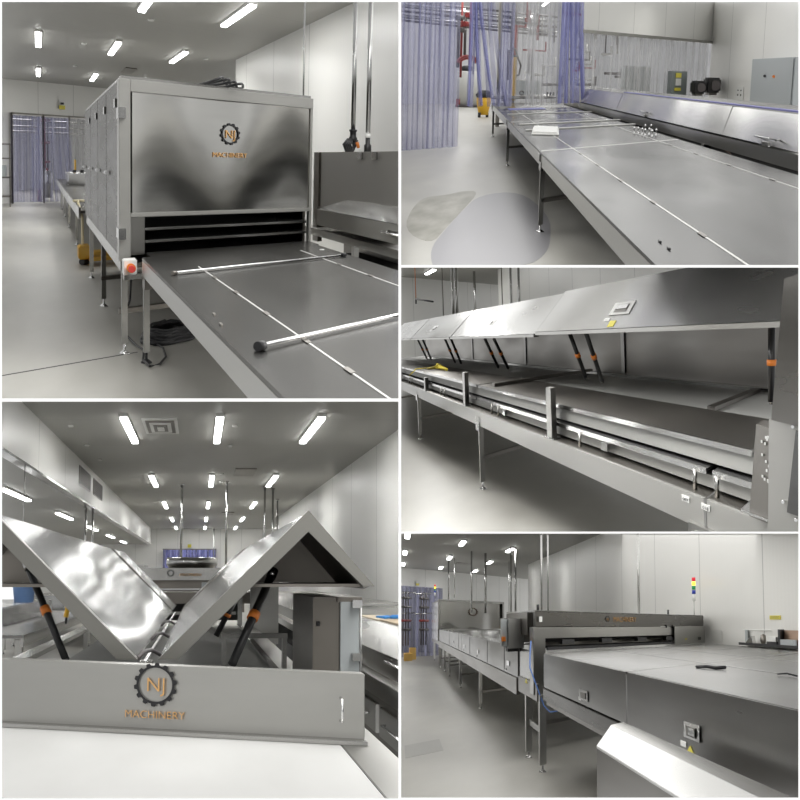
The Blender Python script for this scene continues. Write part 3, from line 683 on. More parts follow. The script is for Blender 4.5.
MB().tube([(2.9, 3.05, .93), (2.3, 3.2, .6)], .02, 8).build('brown_hose', plain('brown_rubber', (.18,.09,.05), .5), t)
# --- cabinets and wall things
t = thing('wall_cabinet', (5, 7.1, 1), 'large grey electrical cabinet with two small switches on the white right wall', 'cabinet')
bx('body', GREYBOX, t, 4.45, 5.60, 7.1, 7.7, .9, 2.29, bevel=.01)
bx('door', GREYBOX, t, 4.48, 5.57, 7.08, 7.1, .93, 2.26, bevel=.004)
for i in range(2):
    c = ((5.176,7.07,1.839), (4.931,7.07,1.828))[i]
    MB().tube([(c[0], 7.08, c[2]), (c[0], 7.05, c[2])], .035, 12).build('switch', ORANGE if i else BLACK, t)
t = thing('wall_cabinet', (8.2, 4.6, 1), 'grey electrical cabinet seen through the clear ribbed curtain, left one', 'cabinet')
c = (8.3,4.737,2.096); d = (8.3,5.707,1.264)
bx('body', GREYBOX, t, 8.3, 8.6, c[1], d[1], d[2]-.3, c[2], bevel=.006); bx('door_gap', STEEL_DARK, t, 8.29, 8.3, (c[1]+d[1])/2-.01, (c[1]+d[1])/2+.01, d[2]-.2, c[2]-.05)
bx('switch', BLACK, t, 8.28, 8.3, c[1]+.4, c[1]+.5, c[2]-.5, c[2]-.42)
t = thing('switchboard', (7.6, 6.2, 1), 'narrow dark grey switchboard with yellow labels standing before the ribbed curtain', 'switchboard')
c = (7.5,5.858,1.958); d = (7.5,6.463,1.241)
bx('body', plain('grey_steel_paint', (.22,.25,.25), .4), t, 7.4, 7.6, c[1], d[1], d[2]-.2, c[2], bevel=.006)
h_ = c[2]-d[2]; wd = d[1]-c[1]
bx('yellow_label', YELLOWSIGN, t, 7.385, 7.4, c[1]+.25*wd, c[1]+.6*wd, c[2]-.28*h_, c[2]-.08*h_)
bx('white_label', WHITE, t, 7.385, 7.4, c[1]+.25*wd, c[1]+.6*wd, c[2]-.62*h_, c[2]-.32*h_)
bx('yellow_label', YELLOWSIGN, t, 7.385, 7.4, c[1]+.2*wd, c[1]+.6*wd, c[2]-.85*h_, c[2]-.72*h_)
for i, lb in enumerate(('left black motor fan unit mounted on the white right wall', 'right larger black motor fan unit mounted on the white right wall')):
    c = ((7.2,6.749,1.446), (7.2,7.331,1.512))[i]; r = (.30, .36)[i]
    t = thing('motor_unit', (7.2, c[1], c[2]), lb, 'motor', 'wall motors')
    MB().box(7.1, 7.3, c[1]-r*.8, c[1]+r*.8, c[2]-r*.6, c[2]+r*.75).build('housing', BLACK, t, bevel=.06)
    MB().tube([(7.1, c[1], c[2]+.02), (7.05, c[1], c[2]+.02)], r*.45, 18).build('fan_cover', PIPEWORK, t)
    bx('mount', STEEL_DARK, t, 7.12, 7.28, c[1]-r*.5, c[1]+r*.4, c[2]-r*.8, c[2]-r*.6)
t = thing('power_socket', (5.8, 7.7, 1), 'white double power socket on the wall left of the large grey cabinet', 'socket')
c = (6.447,7.7,1.358); cw = (6.305,7.7,1.366); hw = abs(cw[0]-c[0])
bx('plate', WHITE, t, c[0]-hw, c[0]+hw, 7.69, 7.72, c[2]-.24, c[2]+.16, bevel=.003)
for da in (-.4, .35): bx('slot', BLACK, t, c[0]+da*hw-.02, c[0]+da*hw+.02, 7.685, 7.69, c[2]-.12, c[2]-.06); bx('switch', BLACK, t, c[0]+da*hw-.02, c[0]+da*hw+.02, 7.685, 7.69, c[2]+.03, c[2]+.07)

# ================================================================ HALL 3: conveyor with raised hoods (middle right)
H = H3
ZC = 4.3
struct(bx('floor', CONCRETE, None, .3, 16, -2, 14, -.1, 0))
struct(bx('wall_right', WALL_A, None, .3, 11.5, 5.6, 5.7, 0, ZC))
struct(bx('wall_back', WALL_B, None, 15.0, 15.1, -3, 10, 0, ZC))
struct(bx('ceiling', CEIL, None, .3, 15.0, -3, 10, ZC, ZC+.1))
for a in (10.2, 12.5):
    for b in (1.6, 3.6): lamp(a, b, ZC, 'strip lamp in the ceiling corner above the hoods, %s %s' % ('left' if b < 2 else 'right', 'nearer' if a < 11 else 'farther'), power=80)
BB = 1.353
t = thing('open_conveyor', (2, BB, 0), 'long open stainless conveyor frame with stacked trays, middle right scene', 'conveyor'); CONV = t
for a0, a1 in ((.30, .685), (.70, 14)):
    bx('apron', PALE, t, a0, a1, BB, BB+.02, .735, .895, bevel=.002)
    bx('deck', STEEL_DARK, t, a0, a1, BB+.02, BB+.42, .88, .89)
bx('joint_plate', STEEL_MATT, t, .62, .78, BB-.02, BB, .60, .76, bevel=.002)
for a, z in ((.65,.74),(.75,.72),(.66,.66),(.74,.64)): MB().tube([(a, BB-.02, z), (a, BB-.03, z)], .006, 8).build('bolt', CHROME, t)
for i, s in enumerate(('007', '018')):
    c = ((0.801,1.35,0.858), (0.69,1.35,0.856))[i]
    p = bx('number_plate', WHITE, t, c[0]-.022, c[0]+.022, BB-.004, BB, c[2]-.014, c[2]+.016)
    text_part('number', s, BLACK, p, (c[0], BB-.0045, c[2]-.01), (-1,0,0), (0,0,1), .022, (0,-1,0), .001)
for a in (3.436, 5.992, 8.55, 11.1):
    leg(t, a, BB+.03, .76); leg(t, a, 3.2, .8)
    bx('cross_brace', STEEL_DARK, t, a-.02, a+.02, BB+.05, 3.2, .34, .38)
    bx('clamp', STEEL, t, a-.05, a+.04, BB-.012, BB, .68, .78); bx('label', WHITE, t, a+.05, a+.07, BB-.003, BB, .80, .83); bx('label', WHITE, t, a-.03, a-.01, BB-.003, BB, .80, .83)
# trays along the side, two levels
for i, (a0, a1) in enumerate(((.50, 3.62), (3.66, 7.2), (7.24, 11.0))):
    tr = bx('upper_tray', STEEL_DARK, t, a0, a1, 1.45, 2.03, 1.142, 1.156)
    bx('tray_lip', STEEL_SHINY, tr, a0, a1, 1.44, 1.45, 1.128, 1.158)
for i, (a0, a1) in enumerate(((.42, .685), (.72, 3.6), (3.64, 7.2), (7.24, 11.0))):
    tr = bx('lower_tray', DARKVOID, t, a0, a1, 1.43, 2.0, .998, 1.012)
    bx('tray_lip', STEEL_SHINY, tr, a0, a1, 1.42, 1.43, .985, 1.016)
bx('upper_belt', BELT_GREY, t, .3, 12, 1.46, 3.02, 1.035, 1.12); bx('lower_belt', BELT_GREY, t, .3, 12, 1.45, 3.0, .91, .975)
bx('rear_ledge', STEEL, t, .3, 12, 3.02, 3.10, .95, 1.16)
bx('belt_top', EDGE, t, .3, 12, 2.05, 3.02, 1.115, 1.125)
for a, z1 in ((5.55, 1.10), (3.86, 1.30), (2.04, 1.30), (7.4,1.2), (9.2, 1.15)):
    bx('side_post', STEEL_MATT, t, a-.035, a+.035, BB+.01, BB+.06, .89, z1, bevel=.003)
    bx('post_foot', STEEL_SHINY, t, a-.07, a+.07, BB, BB+.07, .89, .905)
for a in (.70+.08, .70-.04, 1.72, 3.2, 4.75, 4.9, 6.6, 6.75, 3.05):
    MB().tube([(a, BB+.06, .89), (a, BB+.06, 1.0)], .012, 10).build('stand_off', STEEL, t)
for a in (1.45, 2.9): bx('tray_catch', CHROME, t, a-.03, a+.03, 1.40, 1.43, .93, .98)
# inner back wall of the machine, struts
bx('back_panel', STEEL_DARK, t, .3, 12, 3.10, 3.12, 1.0, 1.95)
for a in (2.75, 5.3, 7.9): bx('rib', PALE, t, a, a+.06, 3.085, 3.1, 1.17, 1.9)
bx('cross_support', STEEL_DARK, t, 3.3, 3.36, 1.5, 3.0, 1.165, 1.20); bx('cross_support', STEEL_DARK, t, 1.0, 1.06, 2.1, 3.0, 1.13, 1.16)
# hoods
seg = ((.34, 2.80), (2.83, 5.42), (5.46, 8.0), (8.04, 10.6))
nm = ('nearest large raised hood lid with a recessed handle and a yellow warning sticker', 'second raised hood lid with a bright handle plate', 'third raised hood lid with a small handle plate', 'fourth raised hood lid at the left edge, middle right scene')
for i, (a0, a1) in enumerate(seg):
    t = thing('hood_lid', (a0, 1.75, 1.75), nm[i], 'lid', 'raised hood lids middle right')
    zb, bt, zt = (1.757, 2.16, 2.213) if i == 0 else (1.737, 2.16, 2.193)
    MB().hexa([(a0,1.75,zb),(a1,1.75,zb),(a1,1.78,zb-.005),(a0,1.78,zb-.005),(a0,bt,zt),(a1,bt,zt),(a1,bt+.03,zt-.01),(a0,bt+.03,zt-.01)]).build('outer_sheet', HOOD, t, bevel=.002)
    MB().hexa([(a0,bt+.03,zt-.03),(a1,bt+.03,zt-.03),(a1,3.1,zt+.12-.0),(a0,3.1,zt+.12),(a0,bt+.03,zt-.01),(a1,bt+.03,zt-.01),(a1,3.1,zt+.14),(a0,3.1,zt+.14)]).build('roof_sheet', STEEL, t)
    MB().box(a0, a1, 1.735, 1.80, zb-.035, zb-.004).build('bottom_rail', STEEL_MATT, t, bevel=.004)
    bx('inner_lining', STEEL, t, a0+.05, a1-.05, 1.85, 3.08, 1.78, 1.79)
    if i < 3:
        c = ((1.664,1.9,1.923), (4.175,1.9,1.905), (6.707,1.9,1.917))[i]
        e = (bt-1.75)/(zt-zb); wA = (.115, .13, .15)[i]; hz = .055
        def on(z, off): return 1.75+(z-zb)*e-off
        cz = c[2] if 0 else zb+.24
        cc = ((1.694,1.94,1.926), (4.262,1.94,1.909), (6.845,1.94,1.921))[i]; ca = cc[0]; cz = cc[2]
        def slab(n_, mt, a_, b_, z_, zz_, off, th=.006):
            MB().hexa([(a_,on(z_,off+th),z_),(b_,on(z_,off+th),z_),(b_,on(z_,off),z_),(a_,on(z_,off),z_),(a_,on(zz_,off+th),zz_),(b_,on(zz_,off+th),zz_),(b_,on(zz_,off),zz_),(a_,on(zz_,off),zz_)]).build(n_, mt, t)
        slab('handle_plate', CHROME if i else WHITE, ca-wA, ca+wA, cz-hz, cz+hz, .002)
        slab('handle_recess', STEEL_DARK, ca-wA*.6, ca+wA*.6, cz-hz*.6, cz+hz*.6, .008)
        slab('handle_grip', STEEL_SHINY, ca-wA*.55, ca+wA*.55, cz-hz*.1, cz+hz*.55, .014)
        if i == 0:
            cc = (1.712,1.83,1.797)
            slab('warning_sticker', YELLOWSIGN, cc[0]-.035, cc[0]+.035, cc[2]-.025, cc[2]+.025, .002, .002)
            cc = (1.799,1.83,1.835); slab('white_sticker', WHITE, cc[0]-.035, cc[0]+.035, cc[2]-.015, cc[2]+.015, .002, .002)
def strut3(p, q, lb):
    t = thing('gas_strut', q, lb, 'strut', 'gas struts middle right')
    P_ = Vector(p); Q_ = Vector(q)
    MB().tube([P_, Q_], .022, 12).build('barrel', BLACK_GLOSS, t)
    MB().tube([P_.lerp(Q_, .44), P_.lerp(Q_, .52)], .029, 12).build('orange_clamp', ORANGE, t)
    MB().tube([P_.lerp(Q_, .98), P_.lerp(Q_, 1.03)], .015, 10).build('end_fitting', STEEL, t)
for p, q, lb in (((2.475,1.95,1.722), (2.4,2.085,1.258), 'left strut of the pair left of the nearest open bay'),
                 ((2.224,1.95,1.727), (2.2,2.124,1.24), 'right strut of the pair left of the nearest open bay'),
                 ((4.539,1.95,1.688), (4.5,2.124,1.252), 'left strut of the pair under the second hood lid'),
                 ((4.235,1.95,1.686), (4.2,2.135,1.253), 'right strut of the pair under the second hood lid'),
                 ((6.349,1.95,1.703), (6.3,2.104,1.25), 'left strut of the pair under the third hood lid'),
                 ((6.016,1.95,1.701), (6,2.11,1.244), 'right strut of the pair under the third hood lid'),
                 ((8.271,1.95,1.696), (8.2,2.111,1.237), 'left strut of the pair at the left edge'),
                 ((7.851,1.95,1.694), (7.9,2.116,1.247), 'right strut of the pair at the left edge'),
                 ((0.577,2,1.731), (0.588,2,1.271), 'single upright strut beside the right machine column, middle right scene')):
    strut3(p, q, lb)
t = thing('yellow_hose_bundle', (7, 2.2, 1.17), 'yellow bundle of straps lying on the far trays', 'straps')
p = (6.25,1.607,1.17); q = (5.697,1.76,1.17)
b = MB()
for i in range(4): b.tube([(p[0]-.1*i, p[1]+.02*i, 1.18+.01*i), ((p[0]+q[0])/2, (p[1]+q[1])/2, 1.2+.02*i), (q[0]+.08*i, q[1]+.02*i, 1.18)], .022, 8)
b.build('straps', plain('yellow_strap', (.62,.50,.04), .5), t)
MB().tube([(6.346,1.633,1.18), (6.142,1.387,1.2), (6.206,1.305,1.1)], .01, 8).build('tail', plain('yellow_strap_b', (.62,.50,.04), .5), t)
# right-hand machine column
t = thing('machine_column', (.35, 1.3, 0), 'tall steel machine column with bolts at the right edge of the middle right scene', 'machine')
L0 = (0.341,1.2,1.365); L1 = (0.368,1.2,0.969); R1 = (0.243,1.2,1.22)
MB().hexa([(R1[0]-.05,1.2,.5),(L1[0],1.2,.5),(L1[0],1.23,.5),(R1[0]-.05,1.23,.5),(R1[0]-.05,1.2,L0[2]+.02),(L0[0],1.2,L0[2]+.02),(L0[0],1.23,L0[2]+.02),(R1[0]-.05,1.23,L0[2]+.02)]).build('lower_plate', PALE, t, bevel=.002)
w0 = (0.251,1.195,1.361); w1 = (0.286,1.195,1.057)
MB().hexa([(R1[0]-.05,1.192,w1[2]),(w1[0],1.192,w1[2]),(w1[0],1.2,w1[2]),(R1[0]-.05,1.2,w1[2]),(R1[0]-.05,1.192,w0[2]),(w0[0],1.192,w0[2]),(w0[0],1.2,w0[2]),(R1[0]-.05,1.2,w0[2])]).build('window', BLACK_GLOSS, t)
U0 = (0.264,1.15,1.892); U1 = (0.317,1.15,1.395); V1 = (0.23,1.15,1.387)
MB().hexa([(V1[0]-.05,1.15,V1[2]-.004),(U1[0],1.15,U1[2]),(U1[0],1.5,U1[2]),(V1[0]-.05,1.5,V1[2]-.004),(V1[0]-.05,1.15,U0[2]+.02),(U0[0],1.15,U0[2]),(U0[0],1.5,U0[2]),(V1[0]-.05,1.5,U0[2]+.02)]).build('upper_box', STEEL_LOW, t)
for p in ((0.259,1.19,1.372), (0.297,1.19,1.091), (0.257,1.19,1.042)): MB().tube([(p[0], 1.2, p[2]), (p[0], 1.188, p[2])], .006, 10).build('bolt', CHROME, t)
D0 = (0.413,1.27,1.335); D1 = (0.346,1.27,1.324); D2 = (0.451,1.27,0.944); D3 = (0.378,1.27,0.941)
MB().hexa([(D3[0],1.27,D3[2]),(D2[0],1.27,D2[2]),(D2[0],1.36,D2[2]),(D3[0],1.36,D3[2]),(D1[0],1.27,D1[2]),(D0[0],1.27,D0[2]),(D0[0],1.36,D0[2]),(D1[0],1.36,D1[2])]).build('dark_post', STEEL_DARK, t, bevel=.002)
bx('post_base', STEEL_SHINY, t, D3[0]-.005, D2[0]+.03, 1.262, 1.36, D2[2]+.01, D2[2]+.02)
random.seed(5)
sm = MB()
for i in range(14):
    u_ = random.random(); v_ = random.random()
    a_ = D0[0]+(D1[0]-D0[0])*(.3+.4*u_); z_ = D0[2]-.02-(D0[2]-D2[2])*.55*v_
    sm.box(a_-.003, a_+.003, 1.266, 1.27, z_-.004, z_+.006)
sm.build('paint_marks', WHITE, t)
# drop pipes and wall
for p, r, lb in (((12.312,5,3.168), .05, 'thick steel drop pipe nearest the wall seam, middle right scene'), ((8.624,4.6,3.09), .035, 'left pipe of the two drop pipes above the second hood'), ((8.147,4.6,3.033), .035, 'right pipe of the two drop pipes above the second hood'), ((10.397,5.2,3.344), .02, 'thin drop rod left of the two drop pipes'), ((10.086,3.4,2.88), .05, 'left pipe of the far pair in the corner, middle right scene'), ((9.787,3.4,2.851), .05, 'right pipe of the far pair in the corner, middle right scene'), ((11.021,3.4,2.972), .018, 'thin drop rod in the far corner, middle right scene')):
    t = thing('drop_pipe', (p[0], p[1], 1.8), lb, 'pipe', 'drop pipes middle right')
    MB().tube([(p[0], p[1], 2.1), (p[0], p[1], ZC)], r, 10).build('pipe', STEEL_SHINY if r > .02 else STEEL_DARK, t)
t = thing('hanging_cable', (8, 2.4, 2), 'orange cable with a black bent bar hanging at the left above the raised hoods', 'cable')
p = (11.021,2.6,2.937); e = (9.297,2.6,2.713)
MB().tube([(p[0], 2.6, ZC), (p[0], 2.6, p[2])], .012, 8).build('cord', ORANGE, t)
MB().tube([(p[0], 2.6, p[2]-.12), (p[0], 2.6, p[2]+.03), (e[0], e[1], e[2]+.01)], .025, 10).build('bar', BLACK, t)
# the hall's lamps stand above the section: added fill lights just under the cut replace them
fill_panel(268.5, 403, 640, 6, 11, 70); fill_panel(268.5, 403, 670, 13, 24, 32); fill_panel(268.5, 403, 600, 24, 42, 110)
fill_panel(268.6, 403, 455, 11, 30, 190)

# ================================================================ HALL 4: open butterfly lids over the white belt (lower left)
H = H4
ZC = 4.15
struct(bx('floor', CONCRETE, None, .6, 22, -9, 7, -.1, 0))
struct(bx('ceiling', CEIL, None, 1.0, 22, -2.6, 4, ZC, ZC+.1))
struct(bx('ceiling', CEIL, None, 1.0, 22, -9, -2.7, 3.32, 3.4))
struct(bx('wall_bulkhead', WALL_A, None, 1.0, 19.6, -2.72, -2.588, 3.30, ZC))
struct(bx('trim_3', STEEL_SHINY, None, 1.0, 19.6, -2.73, -2.57, 3.27, 3.31))
struct(bx('wall_right', WALL_A, None, 1.0, 15.4, 3.40, 3.5, 0, ZC))
w = MB(); w.box(19.6, 19.7, -9, -1.95, 0, ZC); w.box(19.6, 19.7, -1.95, .95, 3.05, ZC); w.box(19.6, 19.7, .95, 6, 0, ZC)
struct(w.build('wall_back', WALL_B, None))
struct(bx('wall_far', GREYWALL, None, 21.6, 21.7, -4, 4, 0, ZC))
for b, nm in ((-1.2, 'left'), (.30, 'middle'), (1.88, 'right')):
    for j, a in enumerate((5.55, 8.85, 12.1, 15.3, 18.2)):
        lamp(a, b, ZC, 'strip lamp above the open lids, %s row, %s' % (nm, ('nearest', 'second from front', 'third from front', 'second from the back', 'farthest')[j]), power=32)
for j, a in enumerate((6.75, 9.4, 12.0, 14.6, 17.2)):
    lamp(a, -3.7, 3.32, 'strip lamp under the lower ceiling left of the bulkhead, %s' % ('nearest', 'second', 'third', 'fourth', 'farthest')[j], power=18)
v = thing('ceiling_diffuser', (5.9, -.65, ZC), 'square four-way air diffuser in the ceiling near the front lamps', 'vent')
bx('frame', WHITE, v, 5.7, 6.3, -.95, -.38, ZC-.02, ZC-.002)
for i in range(4):
    e = .05+.06*i; MB().box(5.7+e, 6.3-e, -.95+e, -.38-e, ZC-.03-.012*i, ZC-.02-.012*i).build('louvre', STEEL_DARK if i % 2 == 0 else WHITE, v)
for a, b, lb in ((8.7, 1.05, 'dark rectangular ceiling vent left of the right lamp row, lower left scene'), (14.6, 1.1, 'small far dark ceiling vent in the lower left scene')):
    v = thing('ceiling_vent', (a, b, ZC), lb, 'vent'); bx('grille', STEEL_DARK, v, a-.3, a+.3, b-.22, b+.28, ZC-.03, ZC-.002)
for a0, a1, nm in ((7.68, 8.46, 'nearer'), (8.72, 9.5, 'farther')):
    v = thing('wall_grille', (a0, -2.58, 3.6), 'dark louvred grille high on the bulkhead, the %s of two' % nm, 'grille')
    bx('frame', STEEL_DARK, v, a0, a1, -2.587, -2.565, 3.6, 4.0)
    for i in range(8): bx('slat', DARKVOID, v, a0+.03, a1-.03, -2.565, -2.555, 3.63+.045*i, 3.655+.045*i)
for i, px in enumerate(((5.961,-2.159,4.13), (6.843,-2.164,4.13), (7.745,-2.161,4.13), (5.959,0.572,4.13), (6.895,0.57,4.13), (9.593,0.564,4.13), (8.828,0.541,4.13))):
    tag(MB().lathe((px[0], px[1], ZC-.04), [(0,0),(.04,0),(.05,.02),(.05,.038),(0,.038)]).build('smoke_detector', WHITE, None), 'small round ceiling detector above the open lids, ' + ('left row nearest', 'left row second', 'left row farthest', 'right of the middle lamp', 'right row second', 'right row farthest', 'right row third')[i], 'detector', 'ceiling detectors lower left')
# far doorway: curtains and pipework
c = thing('strip_curtain', (19.5, -1.9, 0), 'blue strip curtain in the far doorway behind the drum machine, lower left scene', 'curtain')
bx('rail', STEEL_DARK, c, 19.5, 19.54, -1.95, .95, 3.0, 3.06); curtain(c, 19.5, -1.9, .9, .05, 3.0, 18, PVC_DEEP)
s = thing('warning_sign', (19.58, -.6, 3.3), 'tiny yellow warning sign on the far wall above the doorway, lower left scene', 'sign')
p = (19.57,-0.511,3.326)
bx('backing', WHITE, s, 19.565, 19.59, p[1]-.1, p[1]+.1, p[2]-.2, p[2]+.2); bx('yellow_band', YELLOWSIGN, s, 19.55, 19.564, p[1]-.1, p[1]+.1, p[2]-.2, p[2]-.02)
# drop pipes
def drop(name, b, a, z, r, lb, grp, zc=ZC, mat=None, cap=None):
    t = thing('drop_pipe', (a, b, z), lb, 'pipe', grp)
    MB().tube([(a, b, z), (a, b, zc)], r, 10).build('pipe', mat or STEEL_SHINY, t)
    MB().lathe((a, b, zc-.05), [(r,0),(r*2,0),(r*2,.045),(r,.045)]).build('ceiling_flange', STEEL, t)
    if cap: MB().lathe((a, b, z-.12), [(0,0),(r*1.6,0),(r*1.8,.1),(r,.12),(0,.12)]).build('end_fitting', cap, t)
    return t
g = 'drop pipes from the ceiling lower left'
p = (9.884,-0.49,4.15); drop('d', p[1], p[0], 1.9, .035, 'single steel drop pipe above the drum machine, lower left scene', g)
p = (10.109,1.833,4.15); drop('d', p[1], p[0], 1.6, .03, 'left pipe of the three steel drop pipes above the open lid', g)
p = (10.343,2.106,4.15); drop('d', p[1], p[0], 1.6, .03, 'middle pipe of the three steel drop pipes above the open lid', g)
p = (11.851,2.564,4.15); drop('d', p[1], p[0], 1.6, .03, 'right pipe of the three steel drop pipes above the open lid', g)
p = (9.567,0.722,4.15); drop('d', p[1], p[0], 1.9, .03, 'steel drop pipe with black end fitting left of the open right lid', g, cap=BLACK)
p = (19.195,0.788,4.15); drop('d', p[1], p[0], 1.9, .03, 'short far steel drop pipe beside the far doorway, lower left scene', g)
p = (8.901,-2.801,3.3); drop('d', p[1], p[0], 1.9, .03, 'left pipe of the pair behind the open left lid', g, 3.32)
p = (9.176,-2.709,3.3); drop('d', p[1], p[0], 1.9, .03, 'right pipe of the pair behind the open left lid', g, 3.32)
p = (5.455,-2.659,3.3); drop('d', p[1], p[0], 1.9, .008, 'thin rod hanging from the lower ceiling at the left edge, lower left scene', g, 3.32)

# --- conveyor with the white belt
t = thing('belt_conveyor', (2, -.2, 0), 'wide conveyor with white belt running under the open lids', 'conveyor')
bx('belt', BELT, t, .9, 1.95, -1.6, .66, .82, .85)
bx('side_rail', STEEL_MATT, t, .9, 6.2, .665, .86, .80, .852, bevel=.003)
bx('side_skirt', STEEL, t, .9, 6.2, .83, .86, .62, .80)
bx('side_rail', STEEL, t, .9, 6.2, -1.75, -1.6, .80, .852)
bx('rear_belt', BELT_GREY, t, 1.95, 5.6, -1.2, .60, .82, .845)
bx('edge_guard', STEEL_SHINY, t, 1.95, 5.6, .60, .66, .845, .875)
for a in (1.6, 3.6, 5.6): leg(t, a, -1.5, .8, .06)
for a in (3.6, 5.6): leg(t, a, .8, .8, .06)
t2 = thing('hinge_rail', (3.3, -.28, 1.1), 'steel hinge rail with dark brackets between the two open lids', 'rail')
MB().tube([(1.98, -.29, 1.15), (4.6, -.29, 1.15)], .012).build('rail_bar', STEEL_SHINY, t2)
for a in (2.0, 2.6, 3.3): 
    MB().tube([(a, -.33, 1.17), (a+.04, -.30, 1.20), (a+.08, -.26, 1.20), (a+.1, -.2, 1.16)], .012, 8).build('hinge_clip', PIPEWORK, t2)
bx('support', STEEL, t2, 2.02, 2.06, -.32, -.25, .86, 1.15)

# --- the steel board across the belt with the logo
q0, q1 = (1.905, -1.09), (1.678, .777)
def bp(t_, z, off=0.0): return (q0[0]+(q1[0]-q0[0])*t_ - off, q0[1]+(q1[1]-q0[1])*t_, z)
t = thing('end_board', (1.8, -.1, .85), 'long upright steel board with black gear logo and orange lettering across the belt', 'board')
MB().hexa([bp(-.1,.865), bp(1,.865), bp(1,.865,-.04), bp(-.1,.865,-.04), bp(-.1,1.195), bp(1,1.17), bp(1,1.17,-.04), bp(-.1,1.195,-.04)]).build('plate', PALE, t, bevel=.003)
MB().hexa([bp(-.1,.852,.03), bp(1,.852,.03), bp(1,.852,-.04), bp(-.1,.852,-.04), bp(-.1,.872,.03), bp(1,.872,.03), bp(1,.872,-.04), bp(-.1,.872,-.04)]).build('bottom_lip', STEEL, t, bevel=.002)
MB().tube([bp(.94,1.06,.012), bp(.94,1.055,.035), bp(.94,.96,.035), bp(.94,.955,.012)], .007, 10).build('pull_handle', CHROME, t)
def on_board(px): return px
LX = ((q1[0]-q0[0])/(q1[1]-q0[1]), 1, 0); LY = (0, 0, 1); LN = (-1, 0, 0)
c = (1.79,-0.206,1.087)
gear('gear_emblem', BLACK, t, (1.905-.1217*(c[1]+1.09)-.0015, c[1], c[2]), LX, LY, .108, LN, .001, 14)
c = (1.79,-0.203,1.053)
text_part('emblem_letters', 'NJ', GOLD, t, (1.905-.1217*(c[1]+1.09)-.0015, c[1], c[2]), LX, LY, .10, LN, .0015)
c = (1.79,-0.208,0.921)
text_part('maker_lettering', 'MACHINERY', GOLD, t, (1.905-.1217*(c[1]+1.09)-.0015, c[1], c[2]), LX, LY, .054, LN, .0015)
tag(MB().tube([(1.74, .70, .862), (1.72, .745, .862)], .008, 8).build('bolt', CHROME, None), 'small bright bolt lying by the right end of the steel board', 'bolt')

# --- butterfly lids
def lid(name, sgn, hb, label, a0=2.0, a1=4.65, z0=1.17, s=1):
    t = thing(name, (a0, hb, z0), label, 'lid')
    A_, Z_ = .81*s, .81*s
    apx = (hb+sgn*A_, z0+Z_); end = (hb+sgn*1.165*s, z0+.40*s)
    th = .035
    prof = [(hb, z0), apx, end]
    m = MB()
    inn = [(hb+sgn*th*1.2, z0-.0), (apx[0], apx[1]-th*1.5), (end[0]-sgn*th*1.0, end[1]-th*.4)]
    m.extrude([(a0, *prof[0]), (a0, *prof[1]), (a0, *inn[1]), (a0, *inn[0])], (a1-a0, 0, 0)); m.build('inner_sheet', LID, t)
    m = MB(); m.extrude([(a0, *prof[1]), (a0, *prof[2]), (a0, *inn[2]), (a0, *inn[1])], (a1-a0, 0, 0)); m.build('outer_sheet', FLANGE, t)
    fl = .075
    f = MB(); f.extrude([(a0-.03, hb-sgn*.005, z0), (a0-.03, apx[0], apx[1]+.01), (a0-.03, end[0]+sgn*.01, end[1]), (a0-.03, end[0]-sgn*fl*.7, end[1]-.0), (a0-.03, apx[0], apx[1]-fl*1.45), (a0-.03, hb+sgn*fl*1.4, z0)], (.03, 0, 0)); f.build('end_flange', FLANGE, t, bevel=.002)
    g_ = MB(); g_.extrude([(a0+.35, apx[0], apx[1]-.05), (a0+.35, hb+sgn*.44*s, end[1]+.015), (a0+.35, end[0]-sgn*.05, end[1]+.015)], (.02, 0, 0)); g_.build('gusset_plate', STEEL_DARK, t)
    g_ = MB(); g_.extrude([(a1-.05, apx[0], apx[1]-.05), (a1-.05, hb+sgn*.44*s, end[1]+.015), (a1-.05, end[0]-sgn*.05, end[1]+.015)], (.02, 0, 0)); g_.build('gusset_plate', STEEL_DARK, t)
    bx('bottom_stiffener', STEEL_DARK, t, a0+.02, a0+.36, *sorted((hb+sgn*.5*s, end[0]-sgn*.03)), end[1]-.005, end[1]+.012)
    return t
R_ = lid('hinged_lid', 1, -.21, 'raised tent-shaped steel lid on the right side of the hinge line, nearest')
L_ = lid('hinged_lid', -1, -.33, 'raised shiny steel lid sloping down to the right, nearest on the left')
lid('hinged_lid', 1, -.21, 'second raised steel lid behind the nearest right-hand lid', 4.8, 5.55)
lid('hinged_lid', -1, -.33, 'second raised steel lid behind the nearest left-hand lid', 4.8, 5.55)
# struts
def strut(p, q, lb, r=.022, band=.5, grp='black gas struts lower left', tip=True):
    t = thing('gas_strut', q, lb, 'strut', grp)
    P_ = Vector(p); Q_ = Vector(q); m = P_.lerp(Q_, band)
    MB().tube([P_.lerp(Q_, .06), Q_], r, 12).build('barrel', BLACK_GLOSS, t)
    if tip: MB().tube([p, P_.lerp(Q_, .08)], r*1.15, 12).build('end_fitting', STEEL_SHINY, t)
    MB().tube([P_.lerp(Q_, band-.035), P_.lerp(Q_, band+.035)], r*1.35, 12).build('orange_clamp', ORANGE, t)
    return t
strut((2.15,-1.03,1.711), (2.1,-0.759,1.139), 'black strut with orange clamp holding up the left lid')
strut((2.2,0.461,1.663), (2.1,0.202,1.114), 'nearer black strut with orange clamp under the right lid', .026)
strut((3.6,0.396,1.443), (3.6,0.183,1.025), 'farther black strut behind the nearer one under the right lid', .03)

